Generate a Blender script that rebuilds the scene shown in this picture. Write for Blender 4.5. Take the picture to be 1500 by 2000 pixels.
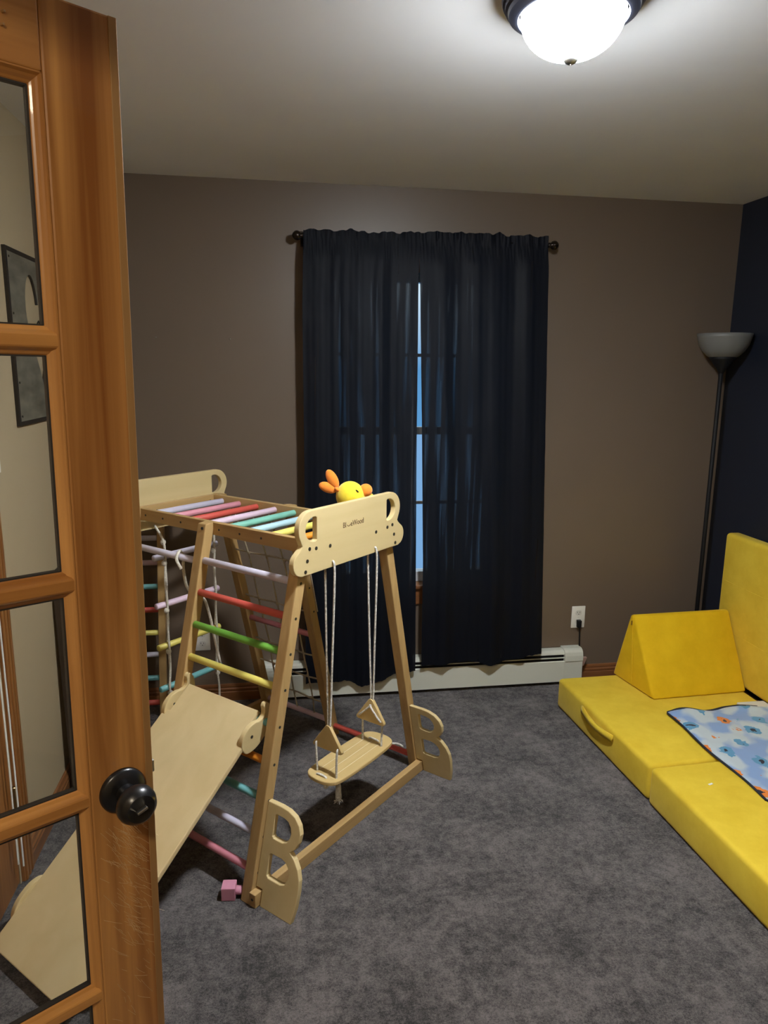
import bpy, bmesh, math, random
from mathutils import Vector, Matrix, noise

random.seed(7)
for o in list(bpy.data.objects):
    bpy.data.objects.remove(o)
scene = bpy.context.scene
COL = scene.collection
PI = math.pi

# ------------------------------------------------------------------ camera
FPX = 1390.0
RX = Vector((0.98822242, -0.01922443, 0.15181197))     # rows: world axes in image space (right, down, forward)
RY = Vector((-0.15262076, -0.19582847, 0.96868886))
RZ = Vector((0.01110662, -0.98044971, -0.19645613))
CAM = Vector((0.0, 0.0, 1.631))
cd = bpy.data.cameras.new('camera')
cd.sensor_fit = 'HORIZONTAL'; cd.sensor_width = 36.0; cd.lens = 36.0 * FPX / 1500.0
cd.clip_start = 0.02; cd.clip_end = 200
camo = bpy.data.objects.new('camera', cd); COL.objects.link(camo)
right = Vector((RX.x, RY.x, RZ.x)); up = -Vector((RX.y, RY.y, RZ.y)); back = -Vector((RX.z, RY.z, RZ.z))
right.normalize(); back = (back - right * back.dot(right)).normalized(); up = back.cross(right)
M = Matrix((right, up, back)).transposed().to_4x4(); M.translation = CAM
camo.matrix_world = M
scene.camera = camo

def ray(p):
    d = Vector((p[0] - 750.0, p[1] - 1000.0, FPX))
    return Vector((RX.dot(d), RY.dot(d), RZ.dot(d)))
def on(p, ax, val):
    r = ray(p); return CAM + r * ((val - CAM[ax]) / r[ax])

# ------------------------------------------------------------------ world, exposure
w = bpy.data.worlds.new('dusk_sky'); scene.world = w; w.use_nodes = True
bg = w.node_tree.nodes['Background']
bg.inputs[1].default_value = 1.0
wt = w.node_tree; sx_ = wt.nodes.new('ShaderNodeSeparateXYZ'); rm_ = wt.nodes.new('ShaderNodeValToRGB')
tcw = wt.nodes.new('ShaderNodeTexCoord')
rm_.color_ramp.elements[0].position = 0.0; rm_.color_ramp.elements[0].color = (0.10, 0.30, 0.60, 1)
rm_.color_ramp.elements[1].position = 0.12; rm_.color_ramp.elements[1].color = (0.68, 0.85, 1.0, 1)
wt.links.new(tcw.outputs['Generated'], sx_.inputs[0]); wt.links.new(sx_.outputs['Z'], rm_.inputs['Fac']); wt.links.new(rm_.outputs['Color'], bg.inputs[0])
vs = scene.view_settings
vs.view_transform = 'Standard'; vs.look = 'None'; vs.gamma = 1.0; vs.exposure = 0.27; vs.use_curve_mapping = False
LAMP_STRENGTH = 270.0
HALL_STRENGTH = 85.0

# ------------------------------------------------------------------ materials
def nodes_of(name):
    m = bpy.data.materials.new(name); m.use_nodes = True
    nt = m.node_tree; return m, nt, nt.nodes['Principled BSDF']
def setp(b, **k):
    for n, v in k.items():
        key = n.replace('_', ' ')
        if key in b.inputs:
            b.inputs[key].default_value = v
def rgba(c): return (c[0], c[1], c[2], 1.0)
def plain(name, col, rough=0.5, metal=0.0, noise_amt=0.0, nscale=30.0, bump=0.0, spec=0.5, sheen=0.0, coat=0.0):
    m, nt, b = nodes_of(name)
    b.inputs['Base Color'].default_value = rgba(col); b.inputs['Roughness'].default_value = rough
    b.inputs['Metallic'].default_value = metal; b.inputs['Specular IOR Level'].default_value = spec
    if sheen: b.inputs['Sheen Weight'].default_value = sheen
    if coat: b.inputs['Coat Weight'].default_value = coat
    if noise_amt or bump:
        tc = nt.nodes.new('ShaderNodeTexCoord')
        n = nt.nodes.new('ShaderNodeTexNoise'); n.inputs['Scale'].default_value = nscale; n.inputs['Detail'].default_value = 4
        nt.links.new(tc.outputs['Object'], n.inputs['Vector'])
        if noise_amt:
            r = nt.nodes.new('ShaderNodeValToRGB')
            r.color_ramp.elements[0].position = 0.3; r.color_ramp.elements[1].position = 0.7
            r.color_ramp.elements[0].color = rgba([c * (1 - noise_amt) for c in col])
            r.color_ramp.elements[1].color = rgba([min(1, c * (1 + noise_amt)) for c in col])
            nt.links.new(n.outputs['Fac'], r.inputs['Fac']); nt.links.new(r.outputs['Color'], b.inputs['Base Color'])
        if bump:
            bp = nt.nodes.new('ShaderNodeBump'); bp.inputs['Strength'].default_value = bump; bp.inputs['Distance'].default_value = 0.004
            nt.links.new(n.outputs['Fac'], bp.inputs['Height']); nt.links.new(bp.outputs['Normal'], b.inputs['Normal'])
    return m
def wood(name, dark, light, axis=2, rough=0.45, scale=45.0, stretch=0.045, coat=0.0, contrast=(0.3, 0.7), bump=0.05, spec=0.4):
    m, nt, b = nodes_of(name)
    tc = nt.nodes.new('ShaderNodeTexCoord'); mp = nt.nodes.new('ShaderNodeMapping')
    sc = [scale] * 3; sc[axis] = scale * stretch
    mp.inputs['Scale'].default_value = sc
    n = nt.nodes.new('ShaderNodeTexNoise'); n.inputs['Scale'].default_value = 1.0; n.inputs['Detail'].default_value = 5; n.inputs['Distortion'].default_value = 0.6
    n2 = nt.nodes.new('ShaderNodeTexNoise'); n2.inputs['Scale'].default_value = 0.22; n2.inputs['Detail'].default_value = 2
    mx = nt.nodes.new('ShaderNodeMath'); mx.operation = 'MULTIPLY_ADD'; mx.inputs[1].default_value = 0.5
    mh = nt.nodes.new('ShaderNodeMath'); mh.operation = 'MULTIPLY'; mh.inputs[1].default_value = 0.5
    r = nt.nodes.new('ShaderNodeValToRGB')
    r.color_ramp.elements[0].position = contrast[0]; r.color_ramp.elements[1].position = contrast[1]
    r.color_ramp.elements[0].color = rgba(dark); r.color_ramp.elements[1].color = rgba(light)
    L = nt.links.new
    L(tc.outputs['Object'], mp.inputs['Vector']); L(mp.outputs['Vector'], n.inputs['Vector']); L(mp.outputs['Vector'], n2.inputs['Vector'])
    L(n2.outputs['Fac'], mh.inputs[0]); L(n.outputs['Fac'], mx.inputs[0]); L(mh.outputs[0], mx.inputs[2])
    L(mx.outputs[0], r.inputs['Fac']); L(r.outputs['Color'], b.inputs['Base Color'])
    bp = nt.nodes.new('ShaderNodeBump'); bp.inputs['Strength'].default_value = bump; bp.inputs['Distance'].default_value = 0.002
    L(n.outputs['Fac'], bp.inputs['Height']); L(bp.outputs['Normal'], b.inputs['Normal'])
    setp(b, Roughness=rough); b.inputs['Coat Weight'].default_value = coat; b.inputs['Specular IOR Level'].default_value = spec
    return m

def carpet_mat():
    m, nt, b = nodes_of('carpet_pile')
    tc = nt.nodes.new('ShaderNodeTexCoord'); L = nt.links.new
    def nz(s, d=3, rgh=0.6):
        n = nt.nodes.new('ShaderNodeTexNoise'); n.inputs['Scale'].default_value = s; n.inputs['Detail'].default_value = d; n.inputs['Roughness'].default_value = rgh
        L(tc.outputs['Object'], n.inputs['Vector']); return n
    big = nz(5.0, 5, 0.65); mid = nz(34, 4, 0.7); fine = nz(420, 3, 0.8); tuft = nz(150, 3, 0.8)
    r = nt.nodes.new('ShaderNodeValToRGB'); e = r.color_ramp.elements
    e[0].position = 0.44; e[0].color = rgba((0.018, 0.015, 0.0145)); e[1].position = 0.57; e[1].color = rgba((0.215, 0.185, 0.175))
    a = nt.nodes.new('ShaderNodeMath'); a.operation = 'MULTIPLY_ADD'; a.inputs[1].default_value = 0.24
    a2 = nt.nodes.new('ShaderNodeMath'); a2.operation = 'MULTIPLY_ADD'; a2.inputs[1].default_value = 0.24
    a3 = nt.nodes.new('ShaderNodeMath'); a3.operation = 'MULTIPLY_ADD'; a3.inputs[1].default_value = 0.26
    a4 = nt.nodes.new('ShaderNodeMath'); a4.operation = 'MULTIPLY'; a4.inputs[1].default_value = 0.26
    L(fine.outputs['Fac'], a4.inputs[0]); L(tuft.outputs['Fac'], a3.inputs[0]); L(a4.outputs[0], a3.inputs[2])
    L(mid.outputs['Fac'], a2.inputs[0]); L(a3.outputs[0], a2.inputs[2])
    L(big.outputs['Fac'], a.inputs[0]); L(a2.outputs[0], a.inputs[2])
    L(a.outputs[0], r.inputs['Fac']); L(r.outputs['Color'], b.inputs['Base Color'])
    hm = nt.nodes.new('ShaderNodeMath'); hm.operation = 'MULTIPLY_ADD'; hm.inputs[1].default_value = 0.7
    L(tuft.outputs['Fac'], hm.inputs[0]); L(fine.outputs['Fac'], hm.inputs[2])
    bp = nt.nodes.new('ShaderNodeBump'); bp.inputs['Strength'].default_value = 0.9; bp.inputs['Distance'].default_value = 0.006
    L(hm.outputs[0], bp.inputs['Height']); L(bp.outputs['Normal'], b.inputs['Normal'])
    setp(b, Roughness=0.95); b.inputs['Specular IOR Level'].default_value = 0.1; b.inputs['Sheen Weight'].default_value = 0.15
    return m

def glass_mat(name, tint=(0.97, 0.98, 0.97), gloss=1.0):
    m = bpy.data.materials.new(name); m.use_nodes = True; nt = m.node_tree
    nt.nodes.remove(nt.nodes['Principled BSDF']); out = nt.nodes['Material Output']
    t = nt.nodes.new('ShaderNodeBsdfTransparent'); t.inputs[0].default_value = rgba(tint)
    g = nt.nodes.new('ShaderNodeBsdfGlossy'); g.inputs['Roughness'].default_value = 0.01
    lw = nt.nodes.new('ShaderNodeLayerWeight'); pw_ = nt.nodes.new('ShaderNodeMath'); pw_.operation = 'POWER'; pw_.inputs[1].default_value = 5.0
    f = nt.nodes.new('ShaderNodeMath'); f.operation = 'MULTIPLY_ADD'; f.inputs[1].default_value = 0.9; f.inputs[2].default_value = 0.035
    nt.links.new(lw.outputs['Facing'], pw_.inputs[0]); nt.links.new(pw_.outputs[0], f.inputs[0])
    mx = nt.nodes.new('ShaderNodeMixShader')
    nt.links.new(f.outputs[0], mx.inputs[0]); nt.links.new(t.outputs[0], mx.inputs[1]); nt.links.new(g.outputs[0], mx.inputs[2])
    nt.links.new(mx.outputs[0], out.inputs[0]); return m

def curtain_mat():
    m, nt, b = nodes_of('navy_black_curtain')
    out = nt.nodes['Material Output']
    setp(b, Roughness=0.55); b.inputs['Base Color'].default_value = rgba((0.0045, 0.0055, 0.009)); b.inputs['Sheen Weight'].default_value = 0.0
    b.inputs['Sheen Roughness'].default_value = 0.4; b.inputs['Specular IOR Level'].default_value = 0.12
    tr = nt.nodes.new('ShaderNodeBsdfTranslucent'); tr.inputs[0].default_value = rgba((0.004, 0.005, 0.006))
    ad = nt.nodes.new('ShaderNodeAddShader')
    tc = nt.nodes.new('ShaderNodeTexCoord'); wv = nt.nodes.new('ShaderNodeTexNoise'); wv.inputs['Scale'].default_value = 900
    bp = nt.nodes.new('ShaderNodeBump'); bp.inputs['Strength'].default_value = 0.15; bp.inputs['Distance'].default_value = 0.001
    L = nt.links.new
    mp = nt.nodes.new('ShaderNodeMapping'); mp.inputs['Scale'].default_value = (42, 1, 1.1)
    st = nt.nodes.new('ShaderNodeTexNoise'); st.inputs['Scale'].default_value = 1; st.inputs['Detail'].default_value = 3
    rp = nt.nodes.new('ShaderNodeValToRGB'); rp.color_ramp.elements[0].position = 0.56; rp.color_ramp.elements[1].position = 0.72
    rp.color_ramp.elements[0].color = rgba((0.0, 0.0, 0.0)); rp.color_ramp.elements[1].color = rgba((0.075, 0.075, 0.075))
    tp = nt.nodes.new('ShaderNodeBsdfTransparent'); ms = nt.nodes.new('ShaderNodeMixShader')
    L(tc.outputs['Object'], mp.inputs['Vector']); L(mp.outputs['Vector'], st.inputs['Vector']); L(st.outputs['Fac'], rp.inputs['Fac']); L(rp.outputs['Color'], ms.inputs[0])
    L(tc.outputs['Object'], wv.inputs['Vector']); L(wv.outputs['Fac'], bp.inputs['Height']); L(bp.outputs['Normal'], b.inputs['Normal'])
    L(b.outputs[0], ad.inputs[0]); L(tr.outputs[0], ad.inputs[1]); L(ad.outputs[0], ms.inputs[1]); L(tp.outputs[0], ms.inputs[2]); L(ms.outputs[0], out.inputs[0]); return m

def velvet_mat(name, col, col2):
    m, nt, b = nodes_of(name)
    tc = nt.nodes.new('ShaderNodeTexCoord'); L = nt.links.new
    n = nt.nodes.new('ShaderNodeTexNoise'); n.inputs['Scale'].default_value = 7; n.inputs['Detail'].default_value = 5; n.inputs['Roughness'].default_value = 0.65
    n2 = nt.nodes.new('ShaderNodeTexNoise'); n2.inputs['Scale'].default_value = 420
    r = nt.nodes.new('ShaderNodeValToRGB'); r.color_ramp.elements[0].position = 0.35; r.color_ramp.elements[1].position = 0.68
    r.color_ramp.elements[0].color = rgba(col2); r.color_ramp.elements[1].color = rgba(col)
    bp = nt.nodes.new('ShaderNodeBump'); bp.inputs['Strength'].default_value = 0.25; bp.inputs['Distance'].default_value = 0.001
    L(tc.outputs['Object'], n.inputs['Vector']); L(tc.outputs['Object'], n2.inputs['Vector'])
    L(n.outputs['Fac'], r.inputs['Fac']); L(r.outputs['Color'], b.inputs['Base Color']); L(n2.outputs['Fac'], bp.inputs['Height']); L(bp.outputs['Normal'], b.inputs['Normal'])
    setp(b, Roughness=0.8); b.inputs['Sheen Weight'].default_value = 0.35; b.inputs['Sheen Roughness'].default_value = 0.35
    b.inputs['Sheen Tint'].default_value = rgba((1, 0.85, 0.4)); b.inputs['Specular IOR Level'].default_value = 0.15
    return m

def blanket_mat():
    m, nt, b = nodes_of('pale_blue_fleece'); L = nt.links.new
    tc = nt.nodes.new('ShaderNodeTexCoord')
    n = nt.nodes.new('ShaderNodeTexNoise'); n.inputs['Scale'].default_value = 9; n.inputs['Detail'].default_value = 1.5
    r = nt.nodes.new('ShaderNodeValToRGB'); r.color_ramp.elements[0].position = 0.44; r.color_ramp.elements[1].position = 0.54
    r.color_ramp.elements[0].color = rgba((0.23, 0.36, 0.62)); r.color_ramp.elements[1].color = rgba((0.50, 0.58, 0.62))
    L(tc.outputs['Object'], n.inputs['Vector']); L(n.outputs['Fac'], r.inputs['Fac'])
    cur = r.outputs['Color']
    # loose abstract patches of print colour
    nd = nt.nodes.new('ShaderNodeTexNoise'); nd.inputs['Scale'].default_value = 30; nd.inputs['Detail'].default_value = 2
    L(tc.outputs['Object'], nd.inputs['Vector'])
    add = nt.nodes.new('ShaderNodeMixRGB'); add.blend_type = 'ADD'; add.inputs[0].default_value = 0.045
    L(tc.outputs['Object'], add.inputs[1]); L(nd.outputs['Color'], add.inputs[2])
    v = nt.nodes.new('ShaderNodeTexVoronoi'); v.inputs['Scale'].default_value = 9.5; v.inputs['Randomness'].default_value = 0.8
    L(add.outputs[0], v.inputs['Vector'])
    sep = nt.nodes.new('ShaderNodeSeparateColor'); L(v.outputs['Color'], sep.inputs[0])
    pick = nt.nodes.new('ShaderNodeValToRGB'); pick.color_ramp.interpolation = 'CONSTANT'
    pick.color_ramp.elements[0].color = rgba((0.10, 0.30, 0.50)); pick.color_ramp.elements[1].position = 0.58; pick.color_ramp.elements[1].color = rgba((0.72, 0.22, 0.04))
    L(sep.outputs[0], pick.inputs['Fac'])
    lt = nt.nodes.new('ShaderNodeMath'); lt.operation = 'LESS_THAN'; lt.inputs[1].default_value = 0.30; L(v.outputs['Distance'], lt.inputs[0])
    mx = nt.nodes.new('ShaderNodeMixRGB'); L(lt.outputs[0], mx.inputs[0]); L(cur, mx.inputs[1]); L(pick.outputs['Color'], mx.inputs[2])
    lt2 = nt.nodes.new('ShaderNodeMath'); lt2.operation = 'LESS_THAN'; lt2.inputs[1].default_value = 0.13; L(v.outputs['Distance'], lt2.inputs[0])
    mx2 = nt.nodes.new('ShaderNodeMixRGB'); L(lt2.outputs[0], mx2.inputs[0]); L(mx.outputs[0], mx2.inputs[1]); mx2.inputs[2].default_value = rgba((0.015, 0.02, 0.04))
    L(mx2.outputs[0], b.inputs['Base Color'])
    setp(b, Roughness=0.9); b.inputs['Sheen Weight'].default_value = 0.3; b.inputs['Specular IOR Level'].default_value = 0.1
    return m

def emit_mat(name, col, strength):
    m = bpy.data.materials.new(name); m.use_nodes = True; nt = m.node_tree
    nt.nodes.remove(nt.nodes['Principled BSDF'])
    e = nt.nodes.new('ShaderNodeEmission'); e.inputs[0].default_value = rgba(col); e.inputs[1].default_value = strength
    nt.links.new(e.outputs[0], nt.nodes['Material Output'].inputs[0]); return m

def steel_patina():
    m, nt, b = nodes_of('brushed_grey_metal_sheet'); L = nt.links.new
    tc = nt.nodes.new('ShaderNodeTexCoord'); mp = nt.nodes.new('ShaderNodeMapping'); mp.inputs['Scale'].default_value = (8, 8, 22)
    n = nt.nodes.new('ShaderNodeTexNoise'); n.inputs['Scale'].default_value = 1; n.inputs['Detail'].default_value = 6
    r = nt.nodes.new('ShaderNodeValToRGB'); r.color_ramp.elements[0].position = 0.3; r.color_ramp.elements[1].position = 0.75
    r.color_ramp.elements[0].color = rgba((0.09, 0.085, 0.065)); r.color_ramp.elements[1].color = rgba((0.25, 0.235, 0.18))
    L(tc.outputs['Object'], mp.inputs['Vector']); L(mp.outputs['Vector'], n.inputs['Vector']); L(n.outputs['Fac'], r.inputs['Fac']); L(r.outputs['Color'], b.inputs['Base Color'])
    setp(b, Roughness=0.5, Metallic=0.3); return m

MT = {}
MT['carpet'] = carpet_mat()
MT['ceiling'] = plain('ceiling_paint', (0.84, 0.845, 0.85), 0.75, noise_amt=0.02, nscale=3, bump=0.08)
MT['brown'] = plain('brown_wall_paint', (0.150, 0.110, 0.078), 0.40, noise_amt=0.03, nscale=2, bump=0.03, spec=0.4)
MT['beige'] = plain('beige_wall_paint', (0.42, 0.325, 0.20), 0.6, noise_amt=0.03, nscale=2)
MT['navy'] = plain('navy_wall_paint', (0.010, 0.014, 0.026), 0.5, noise_amt=0.05, nscale=3)
MT['pineZ'] = wood('pine_upright', (0.37, 0.225, 0.082), (0.55, 0.37, 0.16), 2)
MT['pineX'] = wood('pine_along_width', (0.37, 0.225, 0.082), (0.55, 0.37, 0.16), 0)
MT['pineY'] = wood('pine_along_length', (0.37, 0.225, 0.082), (0.55, 0.37, 0.16), 1)
MT['ply'] = wood('birch_plywood', (0.56, 0.43, 0.205), (0.65, 0.52, 0.275), 0, scale=22, stretch=0.08, contrast=(0.25, 0.75), bump=0.02)
MT['plyS'] = wood('birch_plywood_slide', (0.56, 0.43, 0.215), (0.68, 0.54, 0.30), 0, scale=14, stretch=0.35, contrast=(0.3, 0.7), bump=0.02)
MT['bamboo'] = wood('bamboo_seat', (0.52, 0.37, 0.15), (0.62, 0.46, 0.21), 0, scale=30, stretch=0.08)
MT['groove'] = plain('pale_groove', (0.75, 0.66, 0.44), 0.6)
MT['door'] = wood('stained_pine_vertical', (0.26, 0.095, 0.022), (0.80, 0.43, 0.145), 2, rough=0.32, scale=30, stretch=0.035, coat=0.25, contrast=(0.40, 0.62))
MT['doorH'] = wood('stained_pine_horizontal', (0.32, 0.13, 0.032), (0.78, 0.41, 0.13), 0, rough=0.26, scale=26, stretch=0.05, coat=0.35, contrast=(0.32, 0.68))
MT['doorL'] = wood('pale_worn_pine', (0.30, 0.16, 0.06), (0.46, 0.28, 0.12), 2, rough=0.35, scale=30, stretch=0.05, coat=0.2)
MT['trimX'] = wood('stained_trim_x', (0.15, 0.055, 0.018), (0.28, 0.115, 0.04), 0, rough=0.35, coat=0.2)
MT['trimY'] = wood('stained_trim_y', (0.15, 0.055, 0.018), (0.30, 0.125, 0.04), 1, rough=0.35, coat=0.2)
MT['trimZ'] = wood('stained_trim_z', (0.17, 0.06, 0.015), (0.36, 0.15, 0.04), 2, rough=0.35, coat=0.2)
MT['glass'] = glass_mat('clear_glass')
MT['gasket'] = plain('dark_glazing_seal', (0.03, 0.03, 0.032), 0.5)
MT['black'] = plain('satin_black_metal', (0.008, 0.008, 0.009), 0.28, spec=0.5)
MT['blackm'] = plain('matte_black', (0.006, 0.006, 0.007), 0.6, spec=0.3)
MT['chrome'] = plain('worn_steel', (0.55, 0.55, 0.53), 0.3, metal=1.0)
MT['brass'] = plain('aged_brass', (0.32, 0.22, 0.09), 0.35, metal=1.0)
MT['bolt'] = plain('dark_bolt', (0.06, 0.06, 0.055), 0.35, metal=0.7)
MT['ink'] = plain('burnt_brown_print', (0.12, 0.065, 0.025), 0.7)
MT['rope'] = plain('cream_cotton_rope', (0.62, 0.58, 0.48), 0.85, noise_amt=0.2, nscale=160, bump=0.6)
MT['ropeg'] = plain('grey_white_swing_rope', (0.60, 0.58, 0.53), 0.85, noise_amt=0.35, nscale=120, bump=0.6)
MT['net'] = plain('beige_net_rope', (0.48, 0.42, 0.31), 0.9, noise_amt=0.15, nscale=120)
MT['curtain'] = curtain_mat()
MT['rod'] = plain('dark_bronze_rod', (0.035, 0.026, 0.02), 0.25, metal=0.8)
MT['vinyl'] = plain('white_vinyl', (0.72, 0.74, 0.76), 0.35)
MT['heater'] = plain('cream_enamel', (0.62, 0.62, 0.52), 0.35)
MT['plate'] = plain('white_plastic', (0.74, 0.72, 0.64), 0.35)
MT['plateS'] = plain('white_plastic_socket', (0.62, 0.60, 0.53), 0.4)
MT['tan'] = plain('tan_plastic', (0.42, 0.26, 0.20), 0.5)
MT['yellow'] = velvet_mat('mustard_velvet', (0.80, 0.58, 0.055), (0.70, 0.48, 0.035))
MT['yellow2'] = velvet_mat('deep_mustard_velvet', (0.76, 0.49, 0.012), (0.66, 0.41, 0.008))
MT['blanket'] = blanket_mat()
MT['binding'] = plain('navy_blanket_binding', (0.012, 0.016, 0.03), 0.8)
MT['cream'] = plain('cream_fleece', (0.66, 0.64, 0.55), 0.9)
MT['duck'] = plain('yellow_plush', (0.78, 0.60, 0.02), 0.85, noise_amt=0.08, nscale=60, bump=0.25, sheen=0.3)
MT['orange_plush'] = plain('orange_plush', (0.78, 0.23, 0.015), 0.85, noise_amt=0.08, nscale=60, bump=0.25, sheen=0.3)
MT['pinkblock'] = plain('pink_painted_wood', (0.62, 0.27, 0.36), 0.4)
MT['shade'] = plain('grey_frosted_bowl', (0.17, 0.17, 0.16), 0.45)
def dome_mat(name, col, low, high, za, zb):
    """frosted glass lit by bulbs inside: brightest where it faces down"""
    m = emit_mat(name, col, high); nt = m.node_tree
    e = [n for n in nt.nodes if n.type == 'EMISSION'][0]
    tc = nt.nodes.new('ShaderNodeTexCoord'); sp = nt.nodes.new('ShaderNodeSeparateXYZ'); mr = nt.nodes.new('ShaderNodeMapRange')
    mr.inputs['From Min'].default_value = za; mr.inputs['From Max'].default_value = zb; mr.inputs['To Min'].default_value = low; mr.inputs['To Max'].default_value = high
    nt.links.new(tc.outputs['Object'], sp.inputs[0]); nt.links.new(sp.outputs['Z'], mr.inputs['Value']); nt.links.new(mr.outputs[0], e.inputs[1]); return m
MT['dome'] = dome_mat('lit_frosted_dome', (0.92, 0.97, 1.02), LAMP_STRENGTH * 0.09, LAMP_STRENGTH * 3.1, -0.084, -0.124)
MT['hall_dome'] = emit_mat('lit_hall_dome', (1.0, 0.84, 0.62), HALL_STRENGTH)
MT['rim'] = plain('bronze_rim_flare_tint', (0.10, 0.11, 0.16), 0.35, metal=0.6)  # bluish cast of the lamp's flare put into the bronze colour
MT['steel'] = steel_patina()
MT['darkwood'] = wood('very_dark_wood', (0.020, 0.013, 0.010), (0.045, 0.030, 0.022), 2, rough=0.4)
MT['whitecord'] = plain('white_cord', (0.78, 0.78, 0.75), 0.6)
MT['hair'] = plain('pale_hair', (0.80, 0.62, 0.38), 0.6)
MT['paper'] = plain('white_paper', (0.8, 0.78, 0.74), 0.8)
MT['snow_tint'] = plain('snow_dusk_light_tint', (0.24, 0.42, 0.66), 0.9)  # snow chosen to brighten the curtain gap; blue dusk light put into its colour
RC = {
 'lilac': (0.60, 0.57, 0.68), 'pink': (0.70, 0.30, 0.36), 'red': (0.62, 0.10, 0.075), 'palepink': (0.72, 0.55, 0.65), 'mint': (0.22, 0.54, 0.42),
 'paleblue': (0.42, 0.62, 0.68), 'yellow': (0.72, 0.62, 0.14), 'orange': (0.75, 0.26, 0.02), 'green': (0.16, 0.42, 0.055), 'teal': (0.16, 0.42, 0.42), 'rose': (0.60, 0.22, 0.27)}
for k, c in RC.items():
    MT['r_' + k] = plain('painted_' + k, c, 0.42, noise_amt=0.04, nscale=25)

# ------------------------------------------------------------------ helpers
def tag(o, label=None, cat=None, group=None, kind=None):
    if label: o['label'] = label
    if cat: o['category'] = cat
    if group: o['group'] = group
    if kind: o['kind'] = kind
    return o
def thing(name, label, cat, loc=(0, 0, 0), rz=0.0, group=None, kind=None):
    o = bpy.data.objects.new(name, None); COL.objects.link(o)
    o.location = loc; o.rotation_euler = (0, 0, rz); o.empty_display_size = 0.05
    return tag(o, label, cat, group, kind)
def obj(name, me, mat, parent=None, smooth=False):
    if isinstance(me, bmesh.types.BMesh):
        bm = me; me = bpy.data.meshes.new(name)
        bmesh.ops.recalc_face_normals(bm, faces=bm.faces); bm.to_mesh(me); bm.free()
    o = bpy.data.objects.new(name, me); COL.objects.link(o)
    if mat is not None:
        if isinstance(mat, str): mat = MT[mat]
        me.materials.clear(); me.materials.append(mat)
    if smooth:
        me.polygons.foreach_set('use_smooth', [True] * len(me.polygons)); me.update()
    if parent is not None: o.parent = parent
    return o
def struct(name, me, mat, label, cat, smooth=False):
    return tag(obj(name, me, mat, None, smooth), label, cat, None, 'structure')
def box(bm, x0, x1, y0, y1, z0, z1, bev=0.0, seg=2):
    b2 = bmesh.new()
    bmesh.ops.create_cube(b2, size=1.0)
    for v in b2.verts:
        v.co = Vector(((x0 + x1) / 2 + v.co.x * (x1 - x0), (y0 + y1) / 2 + v.co.y * (y1 - y0), (z0 + z1) / 2 + v.co.z * (z1 - z0)))
    if bev: bmesh.ops.bevel(b2, geom=b2.edges[:], offset=bev, segments=seg, profile=0.5, affect='EDGES')
    merge(bm, b2); return bm
def merge(bm, b2):
    me = bpy.data.meshes.new('tmp'); b2.to_mesh(me); b2.free(); bm.from_mesh(me); bpy.data.meshes.remove(me)
def B(*a, **k): return box(bmesh.new(), *a, **k)
def hexa(pts, bev=0.0):
    """8 points: bottom 4 (ccw) then top 4"""
    bm = bmesh.new(); v = [bm.verts.new(p) for p in pts]
    for f in ((3, 2, 1, 0), (4, 5, 6, 7), (0, 1, 5, 4), (1, 2, 6, 5), (2, 3, 7, 6), (3, 0, 4, 7)): bm.faces.new([v[i] for i in f])
    bmesh.ops.recalc_face_normals(bm, faces=bm.faces)
    if bev: bmesh.ops.bevel(bm, geom=bm.edges[:], offset=bev, segments=2, profile=0.5, affect='EDGES')
    return bm
def catmull(pts, n=8):
    P = [Vector(p) for p in pts]; out = []
    if len(P) < 3: return P
    Q = [P[0] * 2 - P[1]] + P + [P[-1] * 2 - P[-2]]
    for i in range(1, len(Q) - 2):
        for k in range(n):
            t = k / n; a, b, c, d = Q[i - 1], Q[i], Q[i + 1], Q[i + 2]
            out.append(0.5 * ((2 * b) + (c - a) * t + (2 * a - 5 * b + 4 * c - d) * t * t + (3 * b - a - 3 * c + d) * t ** 3))
    out.append(P[-1]); return out
def tube(bm, pts, r, seg=10, caps=True, radii=None):
    P = [Vector(p) for p in pts]; rings = []
    t0 = (P[1] - P[0]).normalized(); ref = Vector((0, 0, 1)) if abs(t0.z) < 0.9 else Vector((1, 0, 0))
    nrm = t0.cross(ref).normalized()
    for i, p in enumerate(P):
        t = (P[min(i + 1, len(P) - 1)] - P[max(i - 1, 0)])
        if t.length < 1e-9: t = t0
        t.normalize(); nrm = (nrm - t * nrm.dot(t))
        if nrm.length < 1e-6: nrm = t.orthogonal()
        nrm.normalize(); bn = t.cross(nrm); rr = radii[i] if radii else r
        rings.append([bm.verts.new(p + (nrm * math.cos(2 * PI * k / seg) + bn * math.sin(2 * PI * k / seg)) * rr) for k in range(seg)])
    for a, b in zip(rings, rings[1:]):
        for k in range(seg): bm.faces.new((a[k], a[(k + 1) % seg], b[(k + 1) % seg], b[k]))
    if caps: bm.faces.new(rings[0][::-1]); bm.faces.new(rings[-1])
    return bm
def T(pts, r, seg=10, **k): return tube(bmesh.new(), pts, r, seg, **k)
def rod_bm(a, b, r, seg=16, bev=0.002):
    a, b = Vector(a), Vector(b); d = (b - a).normalized()
    return T([a, a + d * bev, b - d * bev, b], r, seg, radii=[r - bev, r, r, r - bev])
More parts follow.
